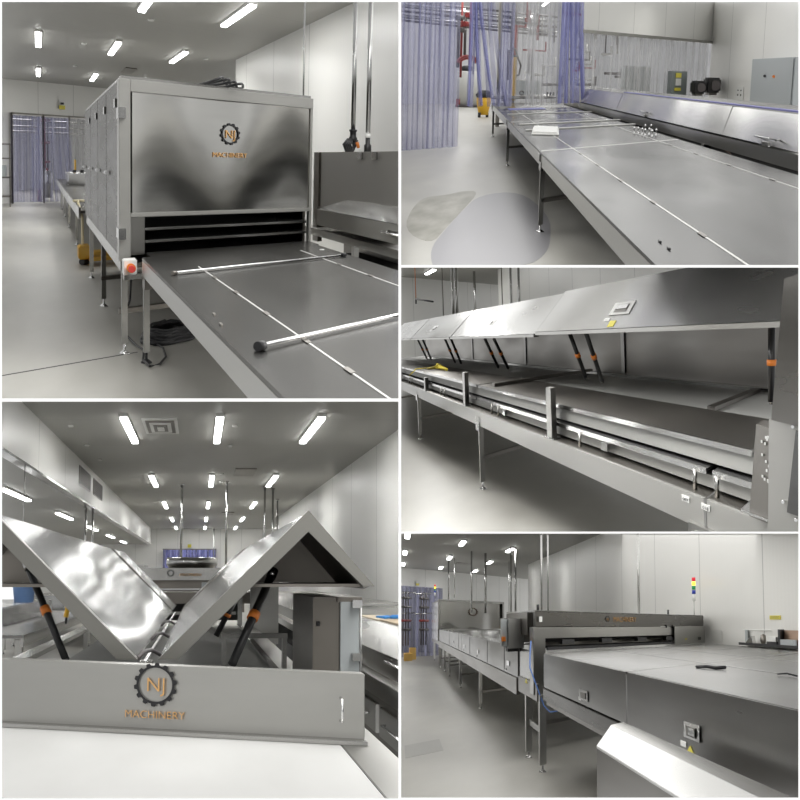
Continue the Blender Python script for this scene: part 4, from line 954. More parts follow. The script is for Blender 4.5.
# --- cabinet at the right of the lids
t = thing('control_cabinet', (2.4, .8, .6), 'steel control cabinet with pale side panel standing right of the open lids', 'cabinet')
CA = 2.35
x0 = (2.35,0.748,1.488); x1 = (2.35,0.943,1.488); 
bx('body', STEEL_DARK, t, CA, CA+.5, x0[1], .92, .86, x0[2], bevel=.004)
bx('side_panel', GREYBOX, t, CA-.02, CA+.02, .92, 1.04, .86, x0[2]-.03)
bx('top_cap', STEEL_DARK, t, CA-.02, CA+.5, .90, 1.06, x0[2]-.03, x0[2])
MB().tube([(CA-.02, 1.05, .86), (CA-.02, 1.05, x0[2]-.02)], .008).build('corner_edge', STEEL_SHINY, t)
for z in (1.08, 1.42): bx('hinge', STEEL_SHINY, t, CA-.04, CA-.02, .99, 1.05, z, z+.05)
bx('lock', BLACK, t, CA-.015, CA, x0[1]+.02, x0[1]+.04, 1.30, 1.33)

# --- crossing gate machine behind the lids
t = thing('belt_gate', (5.2, 0, 0), 'dark steel gate machine spanning the belt behind the lids', 'machine')
bx('cross_head', STEEL_DARK, t, 5.7, 6.0, -1.0, .95, 1.18, 1.36, bevel=.004)
bx('opening', DARKVOID, t, 5.85, 6.0, -.9, .7, .9, 1.18)
bx('roller', STEEL, t, 5.75, 5.8, -.8, .6, 1.0, 1.05)
for b in (-1.0, .62): bx('upright', STEEL, t, 5.65, 5.75, b, b+.07, .85, 1.5)
bx('side_plate', STEEL_MATT, t, 5.4, 5.45, .78, 1.2, .6, 1.62)
q = (5.6,0.416,1.183)
bx('panel_window', GREYBOX, t, 5.55, 5.6, .05, .35, 1.38, 1.52)
t = thing('guard_frame', (3, .72, .85), 'square steel tube guard frame beside the belt under the right lid', 'frame')
bx('top_bar', STEEL, t, 2.98, 3.02, .2, .74, 1.11, 1.145); bx('post', STEEL, t, 2.98, 3.02, .70, .735, .86, 1.11); bx('post', STEEL, t, 2.98, 3.02, .2, .235, .86, 1.11)
# --- drum machine with round logo
t = thing('drum_machine', (8.4, -.5, 0), 'far steel machine with a drum on top, a black ring logo and orange lettering', 'machine')
p0 = (8,-1.449,1.791); p1 = (8,1.026,1.789); p2 = (8.6,-0.16,2.041)
bx('front_panel', STEEL, t, 8.0, 8.05, p0[1], p1[1], 1.52, 1.79, bevel=.003)
bx('body', STEEL_DARK, t, 8.05, 9.4, p0[1], p1[1], .8, 1.78)
MB().lathe((8.75, p2[1], 1.79), [(0,0),(.55,0),(.62,.1),(.62,.25),(.58,.27),(0,.27)], 32).build('drum', STEEL_SHINY, t)
for i, z in enumerate((1.1, 1.3)): bx('slot_shelf', STEEL_SHINY, t, 7.95, 8.04, p0[1]+.1, p1[1]-.1, z, z+.04)
p = (7.99,-0.629,1.679)
gear('ring_emblem', BLACK, t, (7.99, p[1], p[2]), (0,1,0), (0,0,1), .075, (-1,0,0), .01)
p = (7.99,-0.209,1.612)
text_part('maker_lettering', 'MACHINERY', GOLD, t, (7.99, p[1]+.03, p[2]), (0,1,0), (0,0,1), .085, (-1,0,0), .01)
bx('tilted_flap', STEEL, t, 8.0, 8.6, p0[1]-.15, p0[1]+.25, 1.79, 1.86)

# --- row of covered conveyors at the right
def sloped(t, a0, a1, b0, zf, zt, dz=.14, run=.5, mat=None):
    bx('lid_front', STEEL_MATT, t, a0, a1, b0, b0+.02, zf, zt, bevel=.002)
    MB().hexa([(a0,b0,zt-.01),(a1,b0,zt-.01),(a1,b0+run,zt+dz-.01),(a0,b0+run,zt+dz-.01),(a0,b0,zt),(a1,b0,zt),(a1,b0+run,zt+dz),(a0,b0+run,zt+dz)]).build('lid_slope', mat or HOOD, t)
    bx('lid_top', STEEL, t, a0, a1, b0+run, b0+run+1.0, zt+dz-.02, zt+dz)
t = thing('side_conveyor', (3, 1.3, 0), 'covered steel conveyor with cardboard on its lid right of the control cabinet', 'conveyor')
sloped(t, 1.5, 4.6, 1.30, .93, 1.08, .13, .33)
hq = (2.334,1.28,1.043)
MB().tube([(hq[0]+.12, 1.27, hq[2]), (hq[0]-.1, 1.27, hq[2])], .01).build('lid_handle', CHROME, t)
bx('beam', STEEL_MATT, t, 1.5, 4.6, 1.22, 1.30, .80, .92, bevel=.003)
bx('base_cabinet', STEEL_DARK, t, 1.5, 3.4, 1.28, 2.2, .1, .80)
for i, (a0_, a1_) in enumerate(((2.1, 2.5), (2.55, 2.95))):
    d = bx('drawer', STEEL_MATT, t, a0_, a1_, 1.255, 1.28, .52, .72, bevel=.003)
    MB().tube([(a0_+.09, 1.255, .63), (a0_+.09, 1.225, .63), (a1_-.09, 1.225, .63), (a1_-.09, 1.255, .63)], .008).build('handle', CHROME, d)
for a in (3.0, 4.5): leg(t, a, 1.27, .8, .06)
p = (3.53,1.756,1.22); p2 = (3.899,2.177,1.22)
c = thing('cardboard_sheet', (p[0], p[1], 1.22), 'flattened brown cardboard lying on the right conveyor lid', 'cardboard')
bx('sheet', plain('cardboard', (.52,.42,.30), .7), c, 2.7, 3.3, 1.66, 2.2, 1.212, 1.225); bx('flap', plain('cardboard_light', (.56,.48,.36), .7), c, 3.3, 3.7, 1.64, 1.9, 1.212, 1.222)
p = (3.35,1.825,1.25)
g_ = MB()
g_.lathe((p[0], p[1], 1.226), [(0,0),(.05,.0),(.055,.02),(.03,.035),(0,.035)], 14)
for i in range(4): g_.tube([(p[0]+.02*i, p[1]-.03, 1.24), (p[0]+.03*i-.02, p[1]-.11-.01*i, 1.235)], .010, 8)
tag(g_.build('rubber_glove', plain('blue_rubber', (.04,.25,.65), .5), None), 'blue rubber glove lying on the cardboard at the right edge', 'glove')
t = thing('side_conveyor', (7, 1.7, 0), 'farther covered conveyor between the guard frame and the control cabinet', 'conveyor')
sloped(t, 4.8, 9.0, 1.45, .94, 1.10, .14, .4)
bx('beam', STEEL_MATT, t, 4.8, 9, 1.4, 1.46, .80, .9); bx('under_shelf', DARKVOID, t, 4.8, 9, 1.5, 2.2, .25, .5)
for a in (4.9, 6.9, 8.9): leg(t, a, 1.45, .8, .08)
hq = (4.705,1.43,0.967)
MB().tube([(hq[0]+.2, 1.42, 1.0), (hq[0]-.2, 1.42, 1.0)], .012).build('lid_handle', CHROME, t)
tag(MB().box(4.6, 5.0, 1.55, 1.8, .5, .62).build('carton', plain('carton_brown', (.35,.22,.12), .7), None), 'brown carton on the shelf under the farther covered conveyor', 'carton')

# --- tables at the left behind the lid
for i, (a0_, b0_, lb) in enumerate(((4.6, -4.1, 'nearer steel worktable seen under the left lid'), (8.2, -4.3, 'farther steel worktable behind the left lid'))):
    t = thing('side_table', (a0_, b0_, 0), lb, 'table')
    bx('tabletop', STEEL_TOP, t, a0_, a0_+3.0, b0_, b0_+1.9, .83, .87); bx('apron', STEEL, t, a0_, a0_+3.0, b0_+1.86, b0_+1.9, .72, .83)
    for a in (a0_+.1, a0_+2.9):
        for b in (b0_+.1, b0_+1.8): leg(t, a, b, .8, .09)
    bx('lid_hump', STEEL_SHINY, t, a0_+.2, a0_+2.6, b0_+.2, b0_+1.2, .87, 1.15, bevel=.02)
p = (6.5,-3.122,1.366)
t = thing('plastic_tub', p, 'blue plastic tub standing on the table behind the left lid', 'tub')
p = (6.5, p[1], 1.15)
MB().lathe(p, [(0,0),(.17,0),(.2,.27),(.22,.27),(.22,.29),(.19,.29),(.16,.02),(0,.02)], 24).build('shell', plain('blue_plastic', (.22,.38,.72), .4), t)
p = (4.3,-1.565,1.253)
t = thing('spray_gun', (4.3, p[1], p[2]), 'yellow tool hanging beside the left strut', 'tool')
MB().tube([(4.3, p[1], p[2]+.09), (4.3, p[1]+.02, p[2]-.02), (4.3, p[1], p[2]-.12)], .03, 10).build('body', YELLOW, t)
MB().tube([(4.3, p[1]+.01, p[2]-.1), (4.3, p[1]+.0, p[2]-.2)], .012, 8).build('nozzle', BLACK, t)
MB().tube([(4.3, p[1], p[2]+.09), (4.3, p[1], p[2]+.5)], .008, 8).build('hose', BLACK, t)

fill_panel(402.6, 4, 396, 6, 10, 22); fill_panel(402.6, 4, 396, 10, 19, 80)  # unseen fill lights added along the top cut to brighten belt and lids

# ================================================================ HALL 5: gantry machine and long conveyor (lower right)
H = H5
ZC = 4.15
BB = 1.341
struct(bx('floor', CONCRETE, None, .5, 19, -4, 8, -.1, 0))
struct(bx('trim_5', CONCRETE_DARK, None, 4.45, 4.9, .1, .52, 0, .003))
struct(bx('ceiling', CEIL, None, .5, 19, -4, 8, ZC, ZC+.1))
struct(bx('wall_right', WALL_A, None, .3, 12.1, 4.60, 4.7, 0, ZC))
w = MB(); w.box(16.4, 16.5, -5, 1.9, 3.3, ZC); w.box(16.4, 16.5, 1.9, 9, 0, ZC)
struct(w.build('wall_back', WALL_B, None)); struct(bx('wall_far', GREYWALL, None, 18.8, 18.9, -5, 4, 0, ZC))
k = 0
for b, nm in ((.25, 'left'), (1.65, 'middle'), (3.1, 'right')):
    for j, a in enumerate((9.5, 12.1, 14.7)):
        lamp(a, b, ZC, 'strip lamp above the long conveyor, %s row, %s one' % (nm, ('nearest', 'middle', 'farthest')[j]), L=.6, power=30)

v = thing('ceiling_vent', (13.8, 2.2, ZC), 'dark ceiling vent between the far lamps, lower right scene', 'vent'); bx('grille', STEEL_DARK, v, 13.4, 13.8, 2.05, 2.6, ZC-.03, ZC-.002)
c = thing('strip_curtain', (16.3, -.6, 0), 'blue strip curtain filling the far doorway at the left edge, lower right scene', 'curtain')
curtain(c, 16.3, -.8, 1.85, .03, 3.3, 16, PVC_BLUE)
for i, x in enumerate((0, 1)):
    p = ((15.6,0.341,1.726), (15.6,1.018,1.733))[i]
    t = thing('pipe_riser', (15.6, p[1], 0), ('dark vertical pipework with valves at the left edge, lower right scene', 'dark vertical pipework with valves beside the far oven, lower right scene')[i], 'pipes')
    for d in (-.07, .02, .12): MB().tube([(15.6, p[1]+d, .6), (15.6, p[1]+d, 3.0)], .03, 8).build('pipe', PIPEWORK, t)
    for z in (1.3, 1.7, 2.3, 2.7): MB().tube([(15.55, p[1]-.12, z), (15.55, p[1]+.2, z)], .055, 8).build('valve', PIPEWORK if z != 1.7 else RED, t)
    for z in (2.0, 2.9): MB().tube([(15.6, p[1]-.3, z), (15.6, p[1]+.35, z+.05)], .03, 8).build('branch', STEEL_SHINY, t)
q = (15.2,0.447,0.566)
t = thing('yellow_crate', q, 'pair of stacked yellow crates on the floor by the far curtain', 'crate')
bx('crate', YELLOW, t, q[0]-.3, q[0]+.3, q[1]-.15, q[1]+.15, 0, .3, bevel=.01); bx('crate', YELLOW, t, q[0]+.1, q[0]+.5, q[1]+.05, q[1]+.3, 0, .5, bevel=.01)
s = thing('warning_sign', (16.38, .9, 3.6), 'tiny warning sign on the far wall above the doorway, lower right scene', 'sign')
p = (16.38,0.838,3.481)
bx('backing', WHITE, s, 16.37, 16.395, p[1]-.07, p[1]+.07, p[2]-.12, p[2]+.12); bx('yellow_band', YELLOWSIGN, s, 16.36, 16.369, p[1]-.07, p[1]+.07, p[2]-.12, p[2]-.02)
# --- the near conveyor with side covers
t = thing('covered_conveyor', (1.5, BB, 0), 'near covered conveyor with large dark steel side doors, lower right scene', 'conveyor')
zt = 1.372
bx('top_cover', STEEL_TOP, t, .4, 3.05, BB, 3.3, zt-.02, zt)
bx('top_cover', STEEL_TOP, t, .4, 3.05, 3.31, 4.5, zt-.035, zt-.012)
bx('rear_skirt', STEEL_DARK, t, .4, 3.05, 4.46, 4.5, .5, 1.34)
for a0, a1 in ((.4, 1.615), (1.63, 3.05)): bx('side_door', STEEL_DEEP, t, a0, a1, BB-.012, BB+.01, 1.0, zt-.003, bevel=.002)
MB().box(.4, 1.33, BB-.02, BB+.02, .93, .985).box(1.34, 3.05, BB-.02, BB+.02, .86, .985).build('lower_rail', STEEL_LOW, t, bevel=.003)
bx('lower_panel', STEEL_DARK, t, .4, 3.05, BB+.02, BB+.04, .80, .95)
bx('bed', STEEL_DARK, t, .4, 3.05, BB+.05, 4.4, .82, .86)
c = (1.058,1.32,1.125); e = (1.005,1.32,1.141); wA = abs(c[0]-e[0]); 
bx('handle_plate', STEEL_SHINY, t, c[0]-wA, c[0]+wA, BB-.02, BB-.013, c[2]-.045, c[2]+.045, bevel=.002); bx('handle_recess', STEEL_DARK, t, c[0]-wA*.55, c[0]+wA*.6, BB-.024, BB-.02, c[2]-.03, c[2]+.025); bx('handle_grip', STEEL_SHINY, t, c[0]-wA*.5, c[0]+wA*.3, BB-.028, BB-.024, c[2]-.02, c[2]+.02)
c = (2.203,1.32,1.088); bx('handle_plate', STEEL_SHINY, t, c[0]-.07, c[0]+.07, BB-.02, BB-.013, c[2]-.045, c[2]+.045); bx('handle_recess', STEEL_DARK, t, c[0]-.04, c[0]+.04, BB-.024, BB-.02, c[2]-.03, c[2]+.025)
c = (1.119,1.32,1.036); bx('white_sticker', WHITE, t, c[0]-.02, c[0]+.02, BB-.015, BB-.012, c[2]-.015, c[2]+.015)
c = (1.071,1.32,1.02)
MB().extrude([(c[0]+.024, BB-.0135, c[2]-.018), (c[0]-.024, BB-.0135, c[2]-.018), (c[0], BB-.0135, c[2]+.022)], (0,-.002,0)).build('warning_sticker', YELLOWSIGN, t)
c = (2.272,1.32,1.043); bx('white_sticker', WHITE, t, c[0]-.02, c[0]+.02, BB-.015, BB-.012, c[2]-.015, c[2]+.015)
for a0, a1, b in ((.4, 3.0, 2.2), (.4, 3.0, 3.0)): bx('top_seam', STEEL_SHINY, t, a0, a1, b-.006, b+.006, zt, zt+.003)
for a in (1.62, 2.4): bx('top_seam', STEEL_DARK, t, a-.006, a+.006, BB, 4.4, zt, zt+.002)
for a in (1.2, 2.4): leg(t, a, 4.3, .84, .07)
leg(t, .9, BB+.2, .84, .07)
for pts, nm_, lb in ((((1.462,1.903,1.385), (1.389,1.926,1.385), (1.338,1.963,1.385), (1.287,2,1.385)), 'wire_bundle', 'dark crumpled wire bundle lying on the near conveyor top'), (((0.956,2.092,1.385), (0.914,2.124,1.385), (0.852,2.119,1.385)), 'wire_bundle', 'thin dark wire lying on the conveyor top at the right edge')):
    tag(MB().tube([(p[0], p[1], 1.385+.008*(i % 2)) for i, p in enumerate(pts)], .014 if 'crumpled' in lb else .006, 8).build(nm_, BLACK, None), lb, 'wire')
# --- gantry
GA = 3.32
t = thing('gantry_machine', (GA, BB, 0), 'large stainless gantry machine with orange lettering spanning the conveyor', 'machine')
zt2, zl2 = 1.858, 1.40
MB().box(GA, GA+.05, BB, 4.50, 1.665, zt2).build('head_panel', STEEL_LOW, t, bevel=.004)
MB().hexa([(GA,BB,1.52),(GA,4.5,1.52),(GA+.05,4.5,1.52),(GA+.05,BB,1.52),(GA+.0,BB,1.655),(GA+.0,4.5,1.655),(GA+.05,4.5,1.655),(GA+.05,BB,1.655)]).build('lower_panel', STEEL_MATT, t, bevel=.004)
bx('head_top', STEEL, t, GA, GA+1.1, BB, 4.5, zt2-.02, zt2)
bx('head_back', STEEL_DARK, t, GA+1.05, GA+1.1, BB, 4.5, 1.4, zt2-.02)
bx('head_side', STEEL_DARK, t, GA+.25, GA+1.1, BB, BB+.02, 1.55, zt2-.02)
bx('near_column', STEEL_MATT, t, GA-.02, GA+.10, BB-.03, BB+.12, .86, 1.655, bevel=.004)
bx('far_column', STEEL_MATT, t, GA-.02, GA+.06, 3.72, 4.50, 1.36, 1.66, bevel=.004)
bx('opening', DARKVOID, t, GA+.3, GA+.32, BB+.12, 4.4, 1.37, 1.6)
bx('inner_roller', STEEL_DARK, t, GA+.12, GA+.18, BB+.12, 3.72, 1.42, 1.46)
for b in (1.7, 2.3, 2.95, 3.55): bx('clamp', BLACK, t, GA+.0, GA+.08, b, b+.17, 1.44, 1.50)
bx('slot_bar', BLACK, t, GA-.01, GA+.04, 1.5, 3.75, 1.375, 1.41)
c = (3.31,2.395,1.766)
gear('ring_emblem', BLACK, t, (GA-.001, c[1], c[2]), (0,.9,0), (0,0,1), .042, (-1,0,0), .003)
text_part('emblem_letters', 'NJ', GOLD, t, (GA-.001, c[1], c[2]-.017), (0,.85,0), (0,0,1), .04, (-1,0,0), .003)
c = (3.31,2.705,1.733)
text_part('maker_lettering', 'MACHINERY', GOLD, t, (GA-.001, c[1], c[2]-.005), (0,.72,0), (0,0,1), .105, (-1,0,0), .003)
for x in (0, 1):
    c = ((3.3,3.547,1.668), (3.3,3.686,1.667))[x]
    MB().tube([(GA-.005, c[1], c[2]-.03), (GA-.005, c[1], c[2]+.02)], .012, 8).build('fitting', BLACK, t)
c = (3.35,3.653,1.913); MB().lathe((GA+.05, c[1], zt2), [(0,0),(.015,0),(.015,.075),(0,.075)], 10).build('air_valve', BLACK, t)
c = (3.3,4.354,1.456); bx('latch', BLACK, t, GA-.03, GA-.02, c[1]-.03, c[1]+.03, c[2]-.03, c[2]+.02)
c = (3.3,3.998,1.448); bx('yellow_sticker', YELLOWSIGN, t, GA-.024, GA-.02, c[1]-.025, c[1]+.025, c[2]-.012, c[2]+.012)
c = (3.3,1.407,1.753); bx('white_tag', WHITE, t, GA-.01, GA, c[1]-.02, c[1]+.02, c[2]-.035, c[2]+.03)
c = (3.6,1.394,1.907); MB().lathe((c[0], c[1]+.1, zt2), [(0,0),(.018,0),(.018,.085),(0,.085)], 10).build('air_valve', BLACK, t)
bx('side_skirt', STEEL_DARK, t, GA-.1, 3.85, BB-.02, BB, .80, 1.0, bevel=.003)
bx('side_plate', STEEL, t, GA+.1, 3.85, BB, BB+.03, 1.0, 1.36)
for a in (3.19, 3.62): leg(t, a, BB+.03, .88, .08)
bx('leg_brace', STEEL_MATT, t, 3.24, 3.58, BB+.02, BB+.04, .43, .5)
bx('cross_brace', STEEL_DARK, t, 3.6, 3.64, BB+.05, 4.4, .38, .42); leg(t, 3.2, 4.35, .9, .08)
c = (3.559,1.31,0.982)
MB().extrude([(c[0]+.045, BB-.021, c[2]-.028), (c[0]-.045, BB-.021, c[2]-.028), (c[0], BB-.021, c[2]+.04)], (0,-.002,0)).build('warning_sticker', YELLOWSIGN, t)
t = thing('blue_hose', (3.3, 1.3, 1), 'thin blue air hose looping down the near side of the gantry machine', 'hose')
MB().tube([(3.27,1.27,1.496), (3.27,1.257,1.335), (3.25,1.249,1.189), (3.2,1.288,1.034), (3.18,1.339,0.884), (3.15,1.374,0.761), (3.1,1.424,0.698), (3.05,1.498,0.709)], .008, 8).build('tube', plain('blue_hose_rubber', (.10,.20,.50), .4), t)
t = thing('control_box', (4, 1.2, 1.4), 'grey control box with orange button hanging on the near side of the gantry machine', 'control box')
MB().box(3.85, 4.0, 1.13, 1.36, 1.39, 1.76).build('body', STEEL, t, bevel=.003)
p0 = (3.84,1.094,1.751); p1 = (3.84,1.182,1.375); p2 = (3.84,1.381,1.339)
bx('front_plate', GREYBOX, t, 3.82, 3.85, p0[1], p1[1]-.01, 1.40, 1.75); bx('door', plain('box_grey', (.36,.36,.35), .4), t, 3.80, 3.85, p1[1]-.005, p2[1], 1.37, 1.76)
c = (3.81,1.116,1.495); bx('orange_button', ORANGE, t, 3.80, 3.82, c[1]-.025, c[1]+.025, c[2]-.03, c[2]+.03)
bx('bracket', BLACK, t, 3.9, 4.0, 1.2, 1.4, 1.32, 1.38)
# --- long conveyor behind the gantry
t = thing('long_conveyor', (8, BB, 0), 'long covered conveyor with many side doors running from the gantry to the far oven', 'conveyor')
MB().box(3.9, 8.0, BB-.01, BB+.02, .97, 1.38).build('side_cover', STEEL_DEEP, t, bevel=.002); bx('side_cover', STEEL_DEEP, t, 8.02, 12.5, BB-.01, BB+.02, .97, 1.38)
bx('top_cover', STEEL_TOP, t, 4.4, 12.5, BB, 3.3, 1.36, 1.385)
MB().box(3.9, 12.5, BB-.03, BB+.02, .74, .96).build('lower_rail', STEEL_DARK, t, bevel=.003)
for i in range(5):
    a = (4.5, 5.5, 7.0, 8.4, 10.0)[i]
    bx('door_gap', DARKVOID, t, a-.01, a+.01, BB-.013, BB-.009, .98, 1.37)
for i, a in enumerate((4.3, 6.2, 7.6, 9.2)):
    bx('handle_plate', STEEL_SHINY, t, a-.06, a+.06, BB-.02, BB-.011, 1.08, 1.15); bx('white_sticker', WHITE, t, a+.1, a+.15, BB-.02, BB-.011, 1.0, 1.03)
for a in (6.14, 8.3, 10.2, 11.2, 12.3):
    leg(t, a, BB+.02, .76, .055); leg(t, a, 3.1, .76, .055); bx('cross_brace', STEEL_DARK, t, a-.03, a+.03, BB+.04, 3.1, .32, .36)
# --- far oven
t = thing('far_oven', (12.6, BB, 1), 'tall far stainless oven with a round ring emblem, lower right scene', 'oven')
a0 = 12.6
pl = (12.6,1.329,2.491); pr_ = (12.6,3.696,2.564)
bx('front_panel', STEEL_BAND, t, a0, a0+.05, pl[1], pr_[1], 1.39, pl[2]-.03, bevel=.003)
MB().box(a0-.05, a0+.0, pl[1]-.03, pr_[1]+.03, pl[2]-.05, pl[2]+.03).box(a0-.05, a0, pr_[1]-.03, pr_[1]+.03, 1.39, pl[2]).box(a0-.05, a0, pl[1]-.03, pl[1]+.04, 1.39, pl[2]).build('front_frame', STEEL_MATT, t)
bx('side_panel', STEEL_DARK, t, a0+.05, a0+2.6, pl[1], pl[1]+.03, .8, pl[2]); leg(t, 14.6, pl[1]+.05, .8, .07); leg(t, 12.8, pl[1]+.05, .8, .07); bx('roof', STEEL, t, a0, a0+2.6, pl[1], pr_[1], pl[2]-.01, pl[2]+.02)
for i in range(3): bx('side_door', STEEL, t, a0+.1+.8*i, a0+.85+.8*i, pl[1]-.02, pl[1], .95, pl[2]-.06)
c = (12.58,2.534,2.069); gear('ring_emblem', plain('brown_ring', (.12,.07,.04), .5), t, (a0-.001, c[1], c[2]), (0,1,0), (0,0,1), .17, (-1,0,0), .01)
# light tower on the wall
def tower(a, b, z, lb, s=1):
    t = thing('signal_tower', (a, b, z), lb, 'signal light', 'signal towers lower right')
    MB().tube([(a, b, z-.32*s), (a, b, z)], .006*s, 8).build('stem', STEEL_SHINY, t)
    MB().lathe((a, b, z), [(0,0),(.03*s,0),(.03*s,.13*s),(0,.13*s)], 14).build('base', WHITE, t)
    zz = z+.13*s
    for nm_, col, e in (('blue_lens', (.02,.05,.4), 0), ('green_lens', (.02,.35,.12), 0), ('yellow_lens', (.95,.70,.05), 2.0), ('red_lens', (.75,.03,.05), .3)):
        MB().lathe((a, b, zz), [(0,0),(.034*s,0),(.034*s,.07*s),(0,.07*s)], 14).build(nm_, plain(nm_, col, .3, emit=col, es=e), t); zz += .078*s
c = (3.477,4.45,2.122); tower(c[0], 4.45, c[2], 'near signal tower with red, yellow, green and blue lenses before the white wall')
c = (13,1.235,2.818); tower(13, c[1]+.0, c[2]-.15, 'tiny far signal tower above the far oven, lower right scene', 1.0)
# shelf of tools on the wall
t = thing('tool_shelf', (2.2, 4.5, 1.38), 'steel wall shelf tray holding tools at the right edge of the lower right scene', 'shelf')
bx('tray', STEEL_DARK, t, 1.75, 2.60, 4.40, 4.58, 1.395, 1.412); bx('front_lip', BLACK, t, 1.75, 2.60, 4.39, 4.40, 1.385, 1.425)
for a in (2.57, 1.80): bx('bracket', GREYBOX, t, a-.02, a+.02, 4.56, 4.59, 1.42, 1.62)
MB().tube([(2.65, 4.58, 1.62), (2.2, 4.58, 1.62)], .006, 8).build('hanging_rail', WHITE, t)
def sh(nm_, mt, x0, x1, z0, z1, lb, cat): return tag(bx(nm_, mt, None, x0, x1, 4.42, 4.55, z0, z1, bevel=.004), lb, cat)
tag(MB().lathe((2.27, 4.49, 1.412), [(0,0),(.03,0),(.045,.05),(.04,.13),(.02,.15),(0,.15)], 14).build('grease_gun', STEEL_DARK, None), 'dark rounded tool standing on the wall shelf', 'tool')
tag(MB().extrude([(2.52, 4.43, 1.413), (2.40, 4.43, 1.413), (2.42, 4.43, 1.53)], (0,.1,0)).build('angle_bracket', STEEL_SHINY, None), 'grey triangular metal bracket on the left end of the wall shelf', 'bracket')
t = thing('tool_bag', (2.1, 4.48, 1.413), 'black bag with a bright white lid on the wall shelf', 'bag')
bx('body', BLACK, t, 2.05, 2.19, 4.42, 4.55, 1.413, 1.46, bevel=.006); bx('lid', WHITE, t, 2.06, 2.17, 4.42, 4.55, 1.46, 1.53, bevel=.004)
t = thing('parts_bin', (1.9, 4.48, 1.413), 'open box with brown and grey contents at the right end of the wall shelf', 'box')
bx('back_board', plain('brown_board', (.38,.26,.19), .6), t, 1.80, 2.0, 4.53, 4.55, 1.413, 1.63); bx('side', BLACK, t, 2.0, 2.03, 4.42, 4.55, 1.413, 1.64); bx('grey_block', GREYBOX, t, 1.83, 2.0, 4.42, 4.52, 1.413, 1.50)
s = thing('wall_label', (2.1, 4.59, 1.8), 'small yellow label on the white wall above the tool shelf', 'sign')
c = (2.22,4.59,1.813); e = (2.065,4.59,1.812)
bx('plate', YELLOWSIGN, s, e[0], c[0], 4.59, 4.60, c[2]-.03, c[2]+.03)
for i in range(2): bx('print_line', BLACK, s, e[0]+.015, c[0]-.015, 4.588, 4.59, c[2]-.012+.018*i, c[2]-.006+.018*i)
t = thing('wall_switch_panel', (3.3, 4.6, 1.4), 'faint square access panel outline on the wall right of the gantry', 'panel')
bx('plate', plain('offwhite_plate', (.74,.74,.71), .4), t, 3.02, 3.24, 4.59, 4.60, 1.40, 1.60)
# drop pipes
for p, z, r, lb in (((11,2.147,3.842), 2.0, .03, 'pipe hanging above the middle of the far oven, lower right scene'), ((11,2.611,3.901), 2.0, .04, 'thicker pipe hanging above the right part of the far oven'), ((9.5,3.04,3.379), 1.5, .028, 'left pipe of the close group behind the control box'), ((9.5,3.187,3.394), 1.5, .035, 'right pipe of the close group behind the control box'), ((12,3.762,4.214), 2.0, .015, 'thin rod left of the close pipe group, lower right scene'), ((6.5,2.795,2.817), 1.87, .022, 'left of the two pipes above the gantry end'), ((6.5,2.959,2.833), 1.87, .018, 'right of the two pipes above the gantry end'), ((4.2,3.762,2.624), 1.86, .022, 'single steel pipe rising from behind the gantry, before the white wall'), ((13.2,1.725,2.945), 2.2, .03, 'short pipe left of the far oven roof'), ((12.6,1.85,3.682), 2.6, .02, 'thin pipe hanging at the left above the far oven')):
    t = thing('drop_pipe', (p[0], p[1], z), lb, 'pipe', 'drop pipes lower right')
    MB().tube([(p[0], p[1], z), (p[0], p[1], ZC)], r, 10).build('pipe', STEEL_SHINY, t)
# --- foreground sloping cover
t = thing('sloping_cover', (1, 1, 0), 'bright sloping stainless cover on a grey cabinet in the lower right foreground', 'machine')
z1_, z0_ = 1.075, .965; b1, b0 = 1.1, .98
e0 = (1.51,1.1,1.072); e1 = (1.403,0.95,1)
a_far = 1.50
MB().hexa([(.4,.95,e1[2]-.015),(a_far-.06,.95,e1[2]-.015),(a_far,1.1,1.06),(.4,1.1,1.06),(.4,.95,e1[2]),(a_far-.06,.95,e1[2]),(a_far,1.1,1.075),(.4,1.1,1.075)]).build('slope_sheet', HOOD, t, bevel=.002)
bx('front_panel', STEEL_DARK, t, .4, a_far-.06, .952, .97, .1, e1[2]-.015)
bx('end_panel', STEEL_DARK, t, a_far-.08, a_far-.06, .97, 1.1, .1, e1[2]-.015)
bx('top_edge', STEEL, t, .4, a_far, 1.1, 1.2, 1.055, 1.075)
fill_panel(534.6, 403, 797, 8, 14, 22); fill_panel(534.6, 403, 797, 14, 24, 200); fill_panel(534.6, 403, 797, 24, 38, 300)  # added fill lights below the cut, no real fixtures of this hall

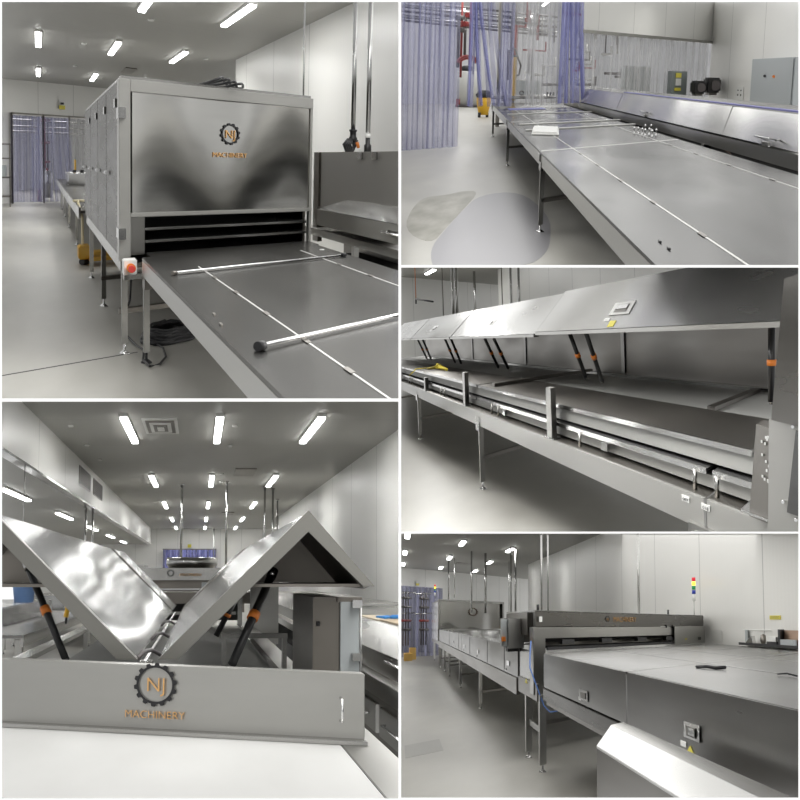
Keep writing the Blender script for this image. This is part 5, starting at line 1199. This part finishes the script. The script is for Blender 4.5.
# ================================================================ each hall is cut by planes through the camera at its image panel's borders
def section(hall):
    x0, y0, x1, y1 = [(v-400)/1500.0 for v in hall.window]
    P = [Vector((-1, x0, 0)), Vector((1, -x1, 0)), Vector((0, y0, 1)), Vector((0, -y1, -1))]   # outward normals; all planes meet at EYE
    seen = {}
    for o in list(hall.objs):
        if o.type != 'MESH' or o in DEAD: continue
        loc = parent_loc(o) - EYE
        me = o.data; co = [v.co + loc for v in me.vertices]
        if not co: continue
        cut = []; out = False
        for n in P:
            d = [n.dot(c) for c in co]
            if min(d) > 0: out = True; break
            if max(d) > 1e-5: cut.append(n)
        if out: kill(o, hall); continue
        if cut:
            if me.users > 1: o.data = me = me.copy()
            bm = bmesh.new(); bm.from_mesh(me)
            for n in cut:
                r = bmesh.ops.bisect_plane(bm, geom=bm.verts[:]+bm.edges[:]+bm.faces[:], plane_co=-loc, plane_no=n, clear_outer=True, dist=1e-6)
                e = [g for g in r['geom_cut'] if isinstance(g, bmesh.types.BMEdge) and g.is_valid and g.is_boundary]
                if e:
                    try: bmesh.ops.holes_fill(bm, edges=e, sides=0)
                    except Exception: pass
            bm.to_mesh(me); bm.free()
            if len(me.polygons) == 0: kill(o, hall); continue
    for o in hall.objs:
        if o not in DEAD and o.type == 'MESH' and 'hall_position' not in o.data.attributes:
            off = parent_loc(o) - hall.o
            at = o.data.attributes.new('hall_position', 'FLOAT_VECTOR', 'POINT')
            buf = []
            for v in o.data.vertices: buf += list(hall.inv @ (v.co + off))
            at.data.foreach_set('vector', buf)
def kill(o, hall):
    if o in DEAD: return
    DEAD.add(o)
    for c in kids(o):
        if c.type != 'LIGHT': kill(c, hall)
DEAD = set()
for h in (H1, H2, H3, H4, H5):
    section(h)
    for o in h.objs:
        if o not in DEAD and o.type == 'EMPTY' and not [c for c in kids(o) if c.type == 'MESH' and c not in DEAD]: kill(o, h)
for o in list(bpy.data.objects):                      # lamps of the hall's row that hang beyond the section still give their light
    if o.type == 'LIGHT' and o.parent in DEAD:
        if o.parent not in H1.objs and o.parent not in H2.objs: DEAD.add(o); continue
        m = Matrix.Translation(parent_loc(o.parent)) @ o.matrix_local.copy(); o.parent = None; o.matrix_world = m
for o in DEAD: bpy.data.objects.remove(o)
